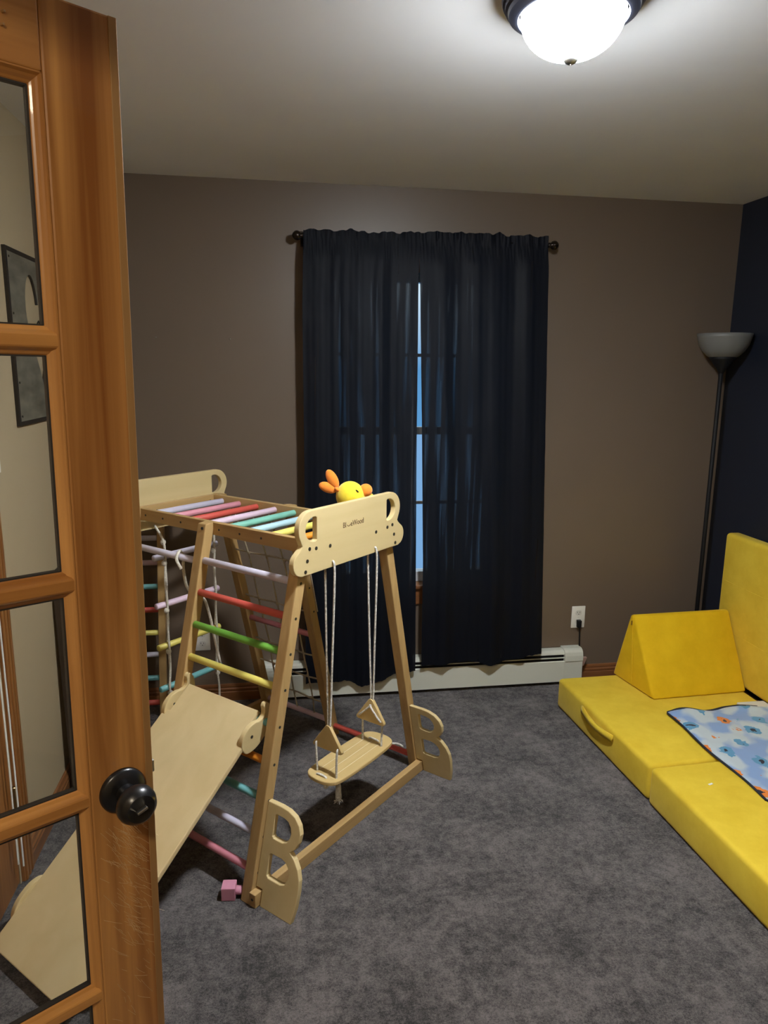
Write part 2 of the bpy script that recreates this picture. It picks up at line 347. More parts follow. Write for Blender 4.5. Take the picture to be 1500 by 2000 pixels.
def lathe(bm, prof, seg=40, center=(0, 0, 0), axis='Z'):
    rings = []
    for r, z in prof:
        ring = []
        for k in range(seg):
            a = 2 * PI * k / seg
            if axis == 'Z': p = Vector((r * math.cos(a), r * math.sin(a), z))
            elif axis == 'Y': p = Vector((r * math.cos(a), z, r * math.sin(a)))
            else: p = Vector((z, r * math.cos(a), r * math.sin(a)))
            ring.append(bm.verts.new(p + Vector(center)))
        rings.append(ring)
    for a, b in zip(rings, rings[1:]):
        for k in range(seg): bm.faces.new((a[k], a[(k + 1) % seg], b[(k + 1) % seg], b[k]))
    bmesh.ops.remove_doubles(bm, verts=bm.verts, dist=1e-6)
    return bm
def capped(bm):
    es = [e for e in bm.edges if e.is_boundary]
    if es: bmesh.ops.holes_fill(bm, edges=es, sides=0)
    return bm
def smooth_by_angle(o, deg=40):
    me = o.data; me.polygons.foreach_set('use_smooth', [True] * len(me.polygons))
    try: me.set_sharp_from_angle(angle=math.radians(deg))
    except Exception: pass
    me.update(); return o
def plate(loops, thick, bev=0.0, mapf=None):
    """2-D outline loops (first outer, others holes) -> solid mesh, thickness centred on z; mapf maps (x,y,z)"""
    cu = bpy.data.curves.new('tmp', 'CURVE'); cu.dimensions = '2D'; cu.fill_mode = 'BOTH'
    cu.extrude = max(thick / 2 - bev, 1e-5); cu.bevel_depth = bev; cu.bevel_resolution = 1; cu.offset = -bev
    for lp in loops:
        s = cu.splines.new('POLY'); s.points.add(len(lp) - 1)
        for p, q in zip(s.points, lp): p.co = (q[0], q[1], 0, 1)
        s.use_cyclic_u = True
    o = bpy.data.objects.new('tmp', cu); COL.objects.link(o)
    dg = bpy.context.evaluated_depsgraph_get()
    me = bpy.data.meshes.new_from_object(o.evaluated_get(dg)); bpy.data.objects.remove(o); bpy.data.curves.remove(cu)
    bm = bmesh.new(); bm.from_mesh(me); bpy.data.meshes.remove(me)
    bmesh.ops.remove_doubles(bm, verts=bm.verts, dist=1e-5)
    if mapf:
        for v in bm.verts: v.co = Vector(mapf(v.co.x, v.co.y, v.co.z))
    return bm
def rounded(pts, n=6):
    """closed catmull through points"""
    P = [Vector((p[0], p[1], 0)) for p in pts]; out = []; m = len(P)
    for i in range(m):
        a, b, c, d = P[i - 1], P[i], P[(i + 1) % m], P[(i + 2) % m]
        for k in range(n):
            t = k / n
            q = 0.5 * ((2 * b) + (c - a) * t + (2 * a - 5 * b + 4 * c - d) * t * t + (3 * b - a - 3 * c + d) * t ** 3)
            out.append((q.x, q.y))
    return out
def arc(cx, cy, r, a0, a1, n=10, ry=None):
    ry = r if ry is None else ry
    return [(cx + r * math.cos(math.radians(a0 + (a1 - a0) * k / n)), cy + ry * math.sin(math.radians(a0 + (a1 - a0) * k / n))) for k in range(n + 1)]
def rrect(x0, x1, y0, y1, r, n=5):
    return arc(x1 - r, y0 + r, r, -90, 0, n) + arc(x1 - r, y1 - r, r, 0, 90, n) + arc(x0 + r, y1 - r, r, 90, 180, n) + arc(x0 + r, y0 + r, r, 180, 270, n)
def text_bm(body, size):
    cu = bpy.data.curves.new('tmp', 'FONT'); cu.body = body; cu.size = size; cu.extrude = 0.0004; cu.align_x = 'LEFT'
    o = bpy.data.objects.new('tmp', cu); COL.objects.link(o)
    dg = bpy.context.evaluated_depsgraph_get()
    me = bpy.data.meshes.new_from_object(o.evaluated_get(dg)); bpy.data.objects.remove(o); bpy.data.curves.remove(cu)
    bm = bmesh.new(); bm.from_mesh(me); bpy.data.meshes.remove(me); return bm
def ellipsoid(c, rx, ry, rz, seg=20, rings=14, rot=None):
    bm = bmesh.new(); bmesh.ops.create_uvsphere(bm, u_segments=seg, v_segments=rings, radius=1.0)
    for v in bm.verts:
        p = Vector((v.co.x * rx, v.co.y * ry, v.co.z * rz))
        if rot is not None: p = rot @ p
        v.co = p + Vector(c)
    return bm

# ------------------------------------------------------------------ room shell
XL, XR, YB, YF, H = -0.827, 2.29, 3.392, 0.64, 2.44
struct('floor', B(-1.5, XR + 0.1, -1.5, YB + 0.1, -0.05, 0.0), 'carpet', 'grey-brown plush carpet covering the whole floor', 'carpet')
struct('ceiling', B(-1.5, XR + 0.1, -1.5, YB + 0.1, H, H + 0.08), 'ceiling', 'plain off-white painted ceiling', 'ceiling')
WX0, WX1, WZ0, WZ1 = 0.235, 1.12, 0.55, 2.07          # window opening
bm = bmesh.new()
box(bm, XL - 0.1, WX0, YB, YB + 0.12, 0, H); box(bm, WX1, XR + 0.1, YB, YB + 0.12, 0, H)
box(bm, WX0, WX1, YB, YB + 0.12, 0, WZ0); box(bm, WX0, WX1, YB, YB + 0.12, WZ1, H)
struct('wall_back', bm, 'brown', 'dark brown painted wall behind the black curtains', 'wall')
struct('wall_right', B(XR, XR + 0.1, YF - 0.12, YB, 0, H), 'navy', 'dark navy accent wall behind the yellow backrest', 'wall')
D2Y0, D2Y1, D2Z = 1.40, 2.155, 2.06
bm = bmesh.new()
box(bm, XL - 0.1, XL, YF - 0.12, D2Y0, 0, H); box(bm, XL - 0.1, XL, D2Y1, YB, 0, H); box(bm, XL - 0.1, XL, D2Y0, D2Y1, D2Z, H)
struct('wall_left', bm, 'beige', 'beige painted wall seen through the glass door', 'wall')
bm = bmesh.new()
box(bm, XL, -0.80, YF - 0.12, YF, 0, H); box(bm, 0.78, XR, YF - 0.12, YF, 0, H); box(bm, -0.80, 0.78, YF - 0.12, YF, 2.13, H)
struct('wall_front', bm, 'brown', 'brown wall around the double doorway on the near side', 'wall')
bm = bmesh.new()
box(bm, -1.4, -1.3, -1.4, YF - 0.12, 0, H); box(bm, 1.3, 1.4, -1.4, YF - 0.12, 0, H); box(bm, -1.4, 1.4, -1.5, -1.4, 0, H)
box(bm, -1.4, XL - 0.0, YF - 0.12, YF - 0.02, 0, H); 
struct('wall_hall', bm, 'beige', 'beige hallway walls on the near side of the doorway', 'wall')

def board_profile(length_axis, a0, a1, wall, sgn, h=0.085, t=0.014):
    """moulded baseboard: profile (offset from wall, z) extruded"""
    prof = [(0, 0), (t, 0), (t, h * 0.52), (t * 0.75, h * 0.56), (t * 0.95, h * 0.62), (t * 0.95, h * 0.72), (t * 0.6, h * 0.78), (t * 0.7, h * 0.86), (t * 0.55, h * 0.97), (t * 0.3, h), (0, h)]
    bm = bmesh.new(); R1 = []
    for a in (a0, a1):
        ring = []
        for d, z in prof:
            p = (a, wall + sgn * d, z) if length_axis == 'x' else (wall + sgn * d, a, z)
            ring.append(bm.verts.new(p))
        R1.append(ring)
    n = len(prof)
    for i in range(n): bm.faces.new((R1[0][i], R1[0][(i + 1) % n], R1[1][(i + 1) % n], R1[1][i]))
    bm.faces.new(R1[0][::-1]); bm.faces.new(R1[1]); return bm
bb = struct('baseboard_back', board_profile('x', 1.605, XR - 0.0, YB, -1), 'trimX', 'stained wood baseboard between the heater and the navy wall', 'baseboard')
struct('baseboard_corner', board_profile('x', XL, -0.085, YB, -1), 'trimX', 'stained wood baseboard left of the heater, behind the climbing frame', 'baseboard')
struct('baseboard_left', board_profile('y', 2.24, YB, XL, 1), 'trimY', 'stained wood baseboard along the beige wall', 'baseboard')
struct('baseboard_right', board_profile('y', YF, YB, XR, -1), 'trimY', 'stained wood baseboard along the navy wall', 'baseboard')

# door on the beige wall, with casing
t1 = thing('trim_1', 'stained wood casing around the door in the beige wall', 'trim', (XL, 0, 0), kind='structure')
def casing(y0, y1, z0, z1, horiz=False):
    bm = bmesh.new()
    box(bm, 0, 0.012, y0, y1, z0, z1, 0.002)
    n = 3
    for k in range(n):
        if horiz:
            c = z0 + (z1 - z0) * (k + 0.5) / n; box(bm, 0.01, 0.018, y0, y1, c - 0.008, c + 0.008, 0.003)
        else:
            c = y0 + (y1 - y0) * (k + 0.5) / n; box(bm, 0.01, 0.018, c - 0.008, c + 0.008, z0, z1, 0.003)
    return bm
obj('casing_side', casing(2.165, 2.238, 0, 2.13), 'trimZ', t1); obj('casing_side', casing(1.32, 1.393, 0, 2.13), 'trimZ', t1)
obj('casing_head', casing(1.32, 2.238, 2.07, 2.143, True), 'trimY', t1)
d2 = thing('door_2', 'orange-brown stained wood door in the beige wall', 'door', (XL, 0, 0), kind='structure')
obj('door_leaf', B(-0.035, 0.0, D2Y0 + 0.004, D2Y1 - 0.004, 0.012, D2Z - 0.004, 0.002), 'trimZ', d2)
for z in (0.30, 1.75): obj('hinge', rod_bm((0.008, 2.152, z - 0.045), (0.008, 2.152, z + 0.045), 0.007, 12), 'brass', d2)
obj('door_knob', capped(lathe(bmesh.new(), [(0.001, 0.06), (0.024, 0.055), (0.028, 0.04), (0.018, 0.025), (0.012, 0.012), (0.03, 0.008), (0.03, 0.0)], 24, (0, 1.47, 0.95), 'X')), 'black', d2, True)

# ------------------------------------------------------------------ window
w1 = thing('window_1', 'white double-hung window behind the black curtains, blue dusk outside', 'window', (0, YB, 0), kind='structure')
F0, F1 = 0.05, 0.10
fw = 0.035
for nm, a in (('frame_jamb', (WX0, WX0 + fw, F0, F1, WZ0 + .05, WZ1)), ('frame_jamb', (WX1 - fw, WX1, F0, F1, WZ0 + .05, WZ1)), ('frame_head', (WX0 + fw, WX1 - fw, F0, F1, WZ1 - fw, WZ1)), ('frame_sill', (WX0, WX1, F0 - 0.01, F1, WZ0 + .02, WZ0 + .072))):
    obj(nm, B(*a, bev=0.003), 'vinyl', w1)
obj('meeting_rail', B(WX0 + fw, WX1 - fw, 0.055, 0.09, 1.318, 1.355, 0.003), 'vinyl', w1)
for z in (1.70, 0.975): obj('muntin', B(WX0 + fw, WX1 - fw, 0.066, 0.078, z - 0.008, z + 0.008, 0.002), 'vinyl', w1)
xm = (WX0 + WX1) / 2
for z0, z1 in ((WZ0 + .072, 1.318), (1.355, WZ1 - fw)):
    obj('muntin', B(xm - 0.008, xm + 0.008, 0.066, 0.078, z0, z1, 0.002), 'vinyl', w1)
for z0, z1 in ((WZ0 + .072, 1.318), (1.355, WZ1 - fw)):
    obj('pane', B(WX0 + fw, WX1 - fw, 0.070, 0.074, z0, z1), 'glass', w1)
obj('sill_board', B(WX0 - 0.08, WX1 + 0.08, -0.035, 0.05, WZ0 - 0.0, WZ0 + 0.02, 0.004), 'trimX', w1)
obj('apron', B(WX0 - 0.06, WX1 + 0.06, -0.016, 0, WZ0 - 0.085, WZ0, 0.004), 'trimX', w1)
for a in ((WX0 - 0.075, WX0), (WX1, WX1 + 0.075)): obj('window_casing', B(a[0], a[1], -0.016, 0, WZ0 + 0.02, WZ1 + 0.075, 0.004), 'trimZ', w1)
obj('window_casing', B(WX0, WX1, -0.016, 0, WZ1, WZ1 + 0.075, 0.004), 'trimX', w1)
struct('ground_outside', B(-12, 14, 4.2, 30, -1.0, -0.9), 'snow_tint', 'snowy ground outside the window, dusk light put into its blue colour', 'ground')

# ------------------------------------------------------------------ glass door in the foreground
DA = math.radians(56); dd = Vector((math.sin(DA), math.cos(DA), 0)); dn = Vector((-dd.y, dd.x, 0))
DW, DT = 0.71, 0.035
KD = 1.03
P = Vector((-0.182 * KD, 0.998 * KD, 0))
SAG = 0.009
dorg = P - dd * (DW + SAG * 1.62) + dn * (DT / 2) + Vector((0, 0, SAG * DW))
d1 = thing('door_1', 'stained pine glass-paned door standing open in the foreground', 'door', dorg, math.atan2(dd.y, dd.x), kind='structure')
d1.rotation_euler = (0, SAG, math.atan2(dd.y, dd.x))
DZ0, DZ1 = 0.015, 2.057
SW = 0.0925
yf, yb = -DT / 2, DT / 2
obj('stile', B(DW - SW, DW, yf, yb, DZ0, DZ1, 0.003), 'door', d1)
obj('stile', B(0, SW, yf, yb, DZ0, DZ1, 0.003), 'door', d1)
obj('edge_strip', B(DW - 0.0105, DW + 0.0005, yf - 0.0018, yf + 0.0005, DZ0, DZ1 - 0.001, 0.0009), 'doorL', d1)
RT = 1.971
obj('top_rail', B(SW, DW - SW, yf + 0.0006, yb, RT, DZ1, 0.002), 'doorH', d1)
obj('bottom_rail', B(SW, DW - SW, yf + 0.0006, yb, DZ0, 0.36, 0.002), 'doorH', d1)
def muntin_bm(p0, p1, zdir):
    """moulded bar from p0 to p1 (x,z); face narrow, ogee sides"""
    prof = [(-0.0185, -0.004), (-0.0165, -0.0065), (-0.013, -0.0085), (-0.0105, -0.0125), (-0.0085, -0.0150), (-0.0065, -0.0160), (0.0065, -0.0160), (0.0085, -0.0150), (0.0105, -0.0125), (0.013, -0.0085), (0.0165, -0.0065), (0.0185, -0.004)]
    prof = prof + [(a, -b) for a, b in reversed(prof)]
    bm = bmesh.new(); rings = []
    for q in (p0, p1):
        rings.append([bm.verts.new((q[0] + (a if zdir else 0), b, q[1] + (0 if zdir else a))) for a, b in prof])
    n = len(prof)
    for i in range(n): bm.faces.new((rings[0][i], rings[0][(i + 1) % n], rings[1][(i + 1) % n], rings[1][i]))
    bm.faces.new(rings[0][::-1]); bm.faces.new(rings[1]); return bm
def bead_bm(p0, p1, side, zdir):
    """sticking moulding on the inside of stile or rail; side = direction toward the glass"""
    prof = [(0, -0.0165), (0.002, -0.0165), (0.0045, -0.0125), (0.007, -0.0105), (0.010, -0.0075), (0.0125, -0.006), (0.014, -0.004)]
    prof = prof + [(a, -b) for a, b in reversed(prof)]
    bm = bmesh.new(); rings = []
    for q in (p0, p1):
        rings.append([bm.verts.new((q[0] + (side * a if zdir else 0), b, q[1] + (0 if zdir else side * a))) for a, b in prof])
    n = len(prof)
    for i in range(n): bm.faces.new((rings[0][i], rings[0][(i + 1) % n], rings[1][(i + 1) % n], rings[1][i]))
    bm.faces.new(rings[0][::-1]); bm.faces.new(rings[1]); return bm
MZ = [1.661, 1.340, 1.016, 0.691]
xmid = DW / 2
for z in MZ: obj('muntin', muntin_bm((SW, z), (DW - SW, z), False), 'doorH', d1)
obj('muntin', muntin_bm((xmid, 0.36), (xmid, RT), True), 'door', d1)
obj('bead', bead_bm((DW - SW, 0.36), (DW - SW, RT), -1, True), 'door', d1)
obj('bead', bead_bm((SW, 0.36), (SW, RT), 1, True), 'door', d1)
obj('bead', bead_bm((SW, RT), (DW - SW, RT), -1, False), 'doorH', d1)
obj('bead', bead_bm((SW, 0.36), (DW - SW, 0.36), 1, False), 'doorH', d1)
zz = [RT] + MZ + [0.36]
for zt, zb in zip(zz, zz[1:]):
    for xa, xb in ((SW, xmid), (xmid, DW - SW)):
        ga = 0.0145; gm = 0.0185
        x0 = xa + (ga if xa == SW else gm); x1 = xb - (gm if xb == xmid else ga); z0 = zb + (ga if zb == 0.36 else gm); z1 = zt - (ga if zt == RT else gm)
        p = obj('pane', B(x0, x1, -0.0015, 0.0015, z0, z1), 'glass', d1)
        g = bmesh.new()
        for a in ((x0 - 0.002, x0 + 0.0016, z0, z1), (x1 - 0.0016, x1 + 0.002, z0, z1), (x0, x1, z0 - 0.002, z0 + 0.0016), (x0, x1, z1 - 0.0016, z1 + 0.002)):
            box(g, a[0], a[1], -0.0045, 0.0045, a[2], a[3])
        obj('glazing_seal', g, 'gasket', p)
# knob, rose, thumb turn, latch
kx, kz = DW - 0.047, 1.017
kn = obj('door_knob', capped(lathe(bmesh.new(), [(0.034, 0), (0.034, -0.004), (0.031, -0.008), (0.022, -0.011), (0.0145, -0.013), (0.0135, -0.028), (0.016, -0.033), (0.0245, -0.038), (0.0285, -0.046), (0.0285, -0.053), (0.0255, -0.061), (0.020, -0.066), (0.0185, -0.0655), (0.017, -0.0645), (0.001, -0.0645)], 44, (kx, yf, kz), 'Y')), 'black', d1, True)
smooth_by_angle(kn, 50)
ro = Matrix.Rotation(math.radians(-18), 3, 'Y')
tt = B(-0.008, 0.008, -0.006, 0.003, -0.002, 0.002, 0.001)
for v in tt.verts: v.co = ro @ v.co + Vector((kx, yf - 0.0655, kz))
obj('thumb_turn', tt, 'chrome', kn)
obj('door_knob', capped(lathe(bmesh.new(), [(0.034, 0), (0.034, 0.004), (0.022, 0.010), (0.0135, 0.014), (0.0135, 0.028), (0.0245, 0.038), (0.0285, 0.048), (0.0255, 0.061), (0.001, 0.0645)], 32, (kx, yb, kz), 'Y')), 'black', d1, True)
obj('latch', B(DW, DW + 0.009, -0.008, 0.008, 1.02, 1.04, 0.002), 'chrome', d1)
for (x, z) in ((DW - 0.132, 2.022), (DW - 0.134, 2.008)):
    obj('wood_plug', rod_bm((x, yf + 0.001, z), (x + 0.002, yf - 0.004, z), 0.0016, 8, 0.0005), 'doorL', d1)
# pale animal hairs and scratches clinging to the stile
hb = bmesh.new(); rnd = random.Random(3)
for k in range(170):
    z = 0.975 - abs(rnd.gauss(0, 0.16)) - 0.005; x = DW - 0.048 + rnd.gauss(0, 0.018)
    if not (DW - SW + 0.004 < x < DW - 0.016) or z < 0.3: continue
    ln = rnd.uniform(0.010, 0.036); an = math.radians(rnd.uniform(-70, -40)); cv = rnd.uniform(-0.006, 0.006)
    pts = [(x + math.cos(an) * ln * s + cv * s * s, yf - 0.0006, z + math.sin(an) * ln * s) for s in (0, 0.33, 0.66, 1)]
    tube(hb, pts, 0.00026, 3, caps=False)
h = obj('pale_hairs', hb, 'hair', d1); h['kind'] = 'stuff'

# ------------------------------------------------------------------ ceiling light
LC = Vector((0.672, 1.672, H))
cl = thing('ceiling_light', 'lit frosted dome ceiling light with a dark ribbed metal rim', 'ceiling light', LC)
LK = 0.83
rim = lathe(bmesh.new(), [(a * LK * 1.02, b * 0.95) for a, b in [(0.10, 0.0), (0.182, 0.0), (0.186, -0.006), (0.183, -0.013), (0.177, -0.016), (0.176, -0.024), (0.169, -0.028), (0.166, -0.037), (0.158, -0.040), (0.150, -0.046), (0.143, -0.047), (0.140, -0.043), (0.140, -0.03)]], 72)
smooth_by_angle(obj('rim', rim, 'rim', cl), 35)
dp = [(0.1375 * LK * math.cos(a), -0.040 - 0.085 * math.sin(a)) for a in [PI / 2 * k / 14 for k in range(14)]] + [(0.0005, -0.125)]
obj('dome', lathe(bmesh.new(), [(0.1375 * LK, -0.02)] + dp, 56), 'dome', cl, True)
obj('finial', lathe(bmesh.new(), [(0.017, -0.1235), (0.018, -0.127), (0.014, -0.132), (0.007, -0.136), (0.0005, -0.137)], 24), 'chrome', cl, True)
hl = thing('hall_ceiling_light', 'lit dome light on the hallway ceiling, near side of the doorway', 'ceiling light', (-0.42, -0.45, H))
obj('rim', lathe(bmesh.new(), [(0.10, 0), (0.17, 0), (0.165, -0.03), (0.145, -0.045), (0.14, -0.04)], 48), 'rim', hl, True)
obj('dome', lathe(bmesh.new(), [(0.1375, -0.02)] + dp, 40), 'hall_dome', hl, True)

# ------------------------------------------------------------------ curtains and rod
CY = 3.315
rz_ = on((830, 470), 1, CY).z
ra, rb = on((572, 462), 1, CY), on((1090, 477), 1, CY)
rzz = (ra.z + rb.z) / 2
cr = thing('curtain_rod', 'dark metal curtain rod with round ball finials above the window', 'curtain rod', (0, 0, rzz))
obj('rod', rod_bm((ra.x + 0.02, CY, 0), (rb.x - 0.02, CY, 0), 0.0085), 'rod', cr, True)
for x, s in ((ra.x, 1), (rb.x, -1)):
    f = lathe(bmesh.new(), [(0.0005, -0.004), (0.011, 0.0), (0.019, 0.009), (0.021, 0.019), (0.017, 0.030), (0.009, 0.036), (0.012, 0.040), (0.012, 0.045), (0.0085, 0.05)], 24, (0, 0, 0), 'X')
    for v in f.verts: v.co = Vector((x + s * v.co.x, v.co.y + CY, v.co.z))
    obj('finial', f, 'rod', cr, True)
for x in (ra.x + 0.047, rb.x - 0.047):
    bm = bmesh.new(); box(bm, x - 0.006, x + 0.006, CY - 0.004, YB - 0.004, -0.008, 0.0, 0.001); box(bm, x - 0.012, x + 0.012, YB - 0.005, YB, -0.035, 0.03, 0.001)
    obj('bracket', bm, 'rod', cr)
def lerp_table(tab, z):
    tab = sorted(tab)
    if z <= tab[0][0]: return tab[0][1]
    for (z0, x0), (z1, x1) in zip(tab, tab[1:]):
        if z <= z1: return x0 + (x1 - x0) * (z - z0) / (z1 - z0)
    return tab[-1][1]
def px_edge(pts): return [(q.z, q.x) for q in (on(p, 1, CY) for p in pts)]
def curtain(name, label, left, right, bottom_pts, seed, freq):
    rnd = random.Random(seed)
    Lt, Rt = px_edge(left), px_edge(right)
    ztop = on(left[0], 1, CY).z
    nu, nv = 150, 90
    folds = [(rnd.uniform(0.85, 1.15) * f, rnd.uniform(0, 6.28), a) for f, a in freq]
    bm = bmesh.new(); grid = []
    for j in range(nv + 1):
        row = []
        for i in range(nu + 1):
            s = i / nu
            zb = lerp_table(bottom_pts, s)
            t = j / nv
            z = ztop + (zb - ztop) * t
            x0, x1 = lerp_table(Lt, z), lerp_table(Rt, z)
            x = x0 + (x1 - x0) * s
            env = min(1, 0.35 + t * 1.3)
            d = 0
            for f, ph, a in folds:
                d += a * math.sin(2 * PI * f * s + ph + 0.7 * math.sin(t * 2.2 + ph))
            edge = min(1, 8 * s, 8 * (1 - s))
            y = CY - 0.028 + d * env * (0.35 + 0.65 * edge)
            zt = z
            dz = z - rzz
            n1 = noise.noise(Vector((s * 38, seed, 0.5))); n2 = noise.noise(Vector((s * 90, seed + 3, z * 20)))
            if dz > 0.012:                           # ruffle above the rod
                zt += 0.013 * noise.noise(Vector((s * 17, seed, 0.5))) + 0.005 * n1
                y = CY - 0.012 + 0.014 * n1 + 0.006 * n2
            elif dz > -0.012:                        # pocket hugging the rod
                y = CY - 0.0125 + 0.002 * n2
            elif dz > -0.10:
                k = (-dz - 0.012) / 0.088
                y = (CY - 0.014 + 0.006 * n2) * (1 - k) + y * k
            y += 0.0025 * noise.noise(Vector((s * 6, z * 9, seed))) + 0.0012 * noise.noise(Vector((s * 20, z * 30, seed)))
            y = min(y, YB - 0.02)
            if t > 0.97: zt += 0.004 * n1
            row.append(bm.verts.new((x, y, zt)))
        grid.append(row)
    for j in range(nv):
        for i in range(nu): bm.faces.new((grid[j][i], grid[j][i + 1], grid[j + 1][i + 1], grid[j + 1][i]))
    o = obj(name, bm, 'curtain', None, True)
    return tag(o, label, 'curtain', 'black curtain panels on the window')
zl = lambda y: on((700, y), 1, CY).z
FRQ = [(2.7, 0.009), (5.3, 0.006), (9, 0.0016), (17, 0.0006)]
curtain('curtain', 'left black curtain panel, hanging behind the climbing frame and swing',
        [(592, 447), (590, 600), (594, 900), (597, 1335)], [(818, 447), (817, 505), (815, 540), (813.5, 700), (811.5, 850), (810, 1100), (809, 1340)],
        [(0, zl(1326)), (0.35, zl(1322)), (0.5, zl(1338)), (0.62, zl(1330)), (0.8, zl(1318)), (1, zl(1312))], 4, FRQ)
curtain('curtain', 'right black curtain panel, hanging free over the heater',
        [(817, 452), (817, 505), (818, 540), (820, 700), (822, 850), (824, 1100), (820, 1340)], [(1069, 460), (1066, 600), (1060, 900), (1052, 1340)],
        [(0, zl(1304)), (0.4, zl(1298)), (0.58, zl(1308)), (0.68, zl(1303)), (1, zl(1290))], 9, FRQ)

# ------------------------------------------------------------------ baseboard heater
HX0, HX1 = -0.078, 1.592
ht = thing('baseboard_heater', 'long cream enamel baseboard heater under the black curtains', 'heater', (0, YB, 0))
def xprof(x0, x1, prof):
    bm = bmesh.new(); rr = []
    for x in (x0, x1): rr.append([bm.verts.new((x, y, z)) for y, z in prof])
    n = len(prof)
    for i in range(n): bm.faces.new((rr[0][i], rr[0][(i + 1) % n], rr[1][(i + 1) % n], rr[1][i]))
    bm.faces.new(rr[0][::-1]); bm.faces.new(rr[1]); return bm
obj('back_plate', B(HX0, HX1, -0.004, 0, 0.02, 0.19), 'heater', ht)
obj('hood', xprof(HX0 + .09, HX1 - .09, [(0, 0.19), (-0.042, 0.19), (-0.055, 0.183), (-0.060, 0.172), (-0.058, 0.171), (-0.053, 0.179), (-0.041, 0.186), (0, 0.186)]), 'heater', ht)
obj('front_panel', xprof(HX0 + .05, HX1 - .05, [(-0.060, 0.022), (-0.064, 0.022), (-0.064, 0.134), (-0.060, 0.138), (-0.056, 0.136), (-0.060, 0.132)]), 'heater', ht)
obj('damper', xprof(HX0 + .08, HX1 - .08, [(-0.057, 0.150), (-0.062, 0.152), (-0.062, 0.157), (-0.057, 0.157)]), 'heater', ht)
obj('fin_core', B(HX0 + .04, HX1 - .04, -0.05, -0.004, 0.03, 0.165), 'blackm', ht)
for x0, x1, s in ((HX0, HX0 + .10, 1), (HX1 - .10, HX1, -1)):
    obj('end_cap', xprof(x0, x1, [(0, 0.198), (-0.04, 0.198), (-0.054, 0.193), (-0.064, 0.182), (-0.069, 0.165), (-0.070, 0.136), (-0.066, 0.135), (-0.066, 0.02), (0, 0.02)]), 'heater', ht)
obj('end_flap', hexa([(HX1, -0.055, 0.10), (HX1 + .016, -0.05, 0.10), (HX1 + .016, -0.03, 0.10), (HX1, -0.03, 0.10), (HX1 + .004, -0.058, 0.145), (HX1 + .03, -0.052, 0.145), (HX1 + .03, -0.035, 0.145), (HX1 + .004, -0.035, 0.145)]), 'tan', ht)

# ------------------------------------------------------------------ outlets, cord, switch, nails
def outlet(x, z, label, group=None):
    t = thing('wall_outlet', label, 'outlet', (x, YB, z), group=group)
    smooth_by_angle(obj('cover_plate', B(-0.0375, 0.0375, -0.006, 0, -0.06, 0.06, 0.003, 2), 'plate', t), 40)
    for dz in (0.024, -0.024):
        s = obj('socket', plate([rrect(-0.0165, 0.0165, -0.014, 0.014, 0.011)], 0.003, 0.0, lambda a, b, c: (a, -0.0065 + c, b + dz)), 'plateS', t)
        for a in ((-0.007, 0.002, 0.003), (0.006, 0.002, 0.0025)): obj('slot', B(a[0] - 0.001, a[0] + 0.001, -0.0085, -0.0078, dz + a[1] - a[2], dz + a[1] + a[2] + 0.002), 'blackm', s)
        obj('slot', rod_bm((0, -0.0078, dz - 0.007), (0, -0.0085, dz - 0.007), 0.0023, 8, 0.0001), 'blackm', s)
    obj('screw', rod_bm((0, -0.006, 0), (0, -0.0072, 0), 0.003, 10, 0.0003), 'plateS', t)
    return t
outlet(1.579, 0.356, 'white wall outlet with a black plug, above the end of the heater')
outlet(-0.362, 0.328, 'white wall outlet seen behind the climbing frame ropes')
pc = thing('power_cord', 'black plug and cord running down from the right wall outlet', 'cord', (1.579, YB, 0.332))
smooth_by_angle(obj('plug', hexa([(-0.010, -0.028, -0.028), (0.010, -0.028, -0.028), (0.010, -0.009, -0.03), (-0.010, -0.009, -0.03), (-0.012, -0.030, 0.010), (0.012, -0.030, 0.010), (0.012, -0.0088, 0.012), (-0.012, -0.0088, 0.012)], 0.003), 'blackm', pc), 40)
obj('cable', T(catmull([(0.004, -0.02, -0.026), (0.008, -0.018, -0.07), (0.012, -0.016, -0.14), (0.012, -0.02, -0.22), (0.018, -0.022, -0.30), (0.04, -0.022, -0.327), (0.20, -0.022, -0.328), (0.45, -0.03, -0.328), (0.58, -0.06, -0.328)], 8), 0.0038, 8), 'blackm', pc, True)
sw = thing('light_switch', 'white light switch on the beige wall below the heart picture', 'switch', (XL, 2.268, 1.37))
obj('cover_plate', B(0, 0.006, -0.036, 0.036, -0.06, 0.06, 0.0025), 'plate', sw)
obj('toggle', B(0.006, 0.014, -0.004, 0.004, -0.003, 0.012, 0.001), 'plateS', sw)
for x, z, lb in ((-0.509, 1.76, 'tiny nail left in the brown wall, nearest the glass door'), (-0.184, 1.759, 'tiny nail left in the brown wall, nearer the curtain')):
    o = obj('nail', rod_bm((0, 0, 0), (0, -0.006, 0), 0.0035, 10, 0.001), 'chrome'); o.location = (x, YB, z); tag(o, lb, 'nail')

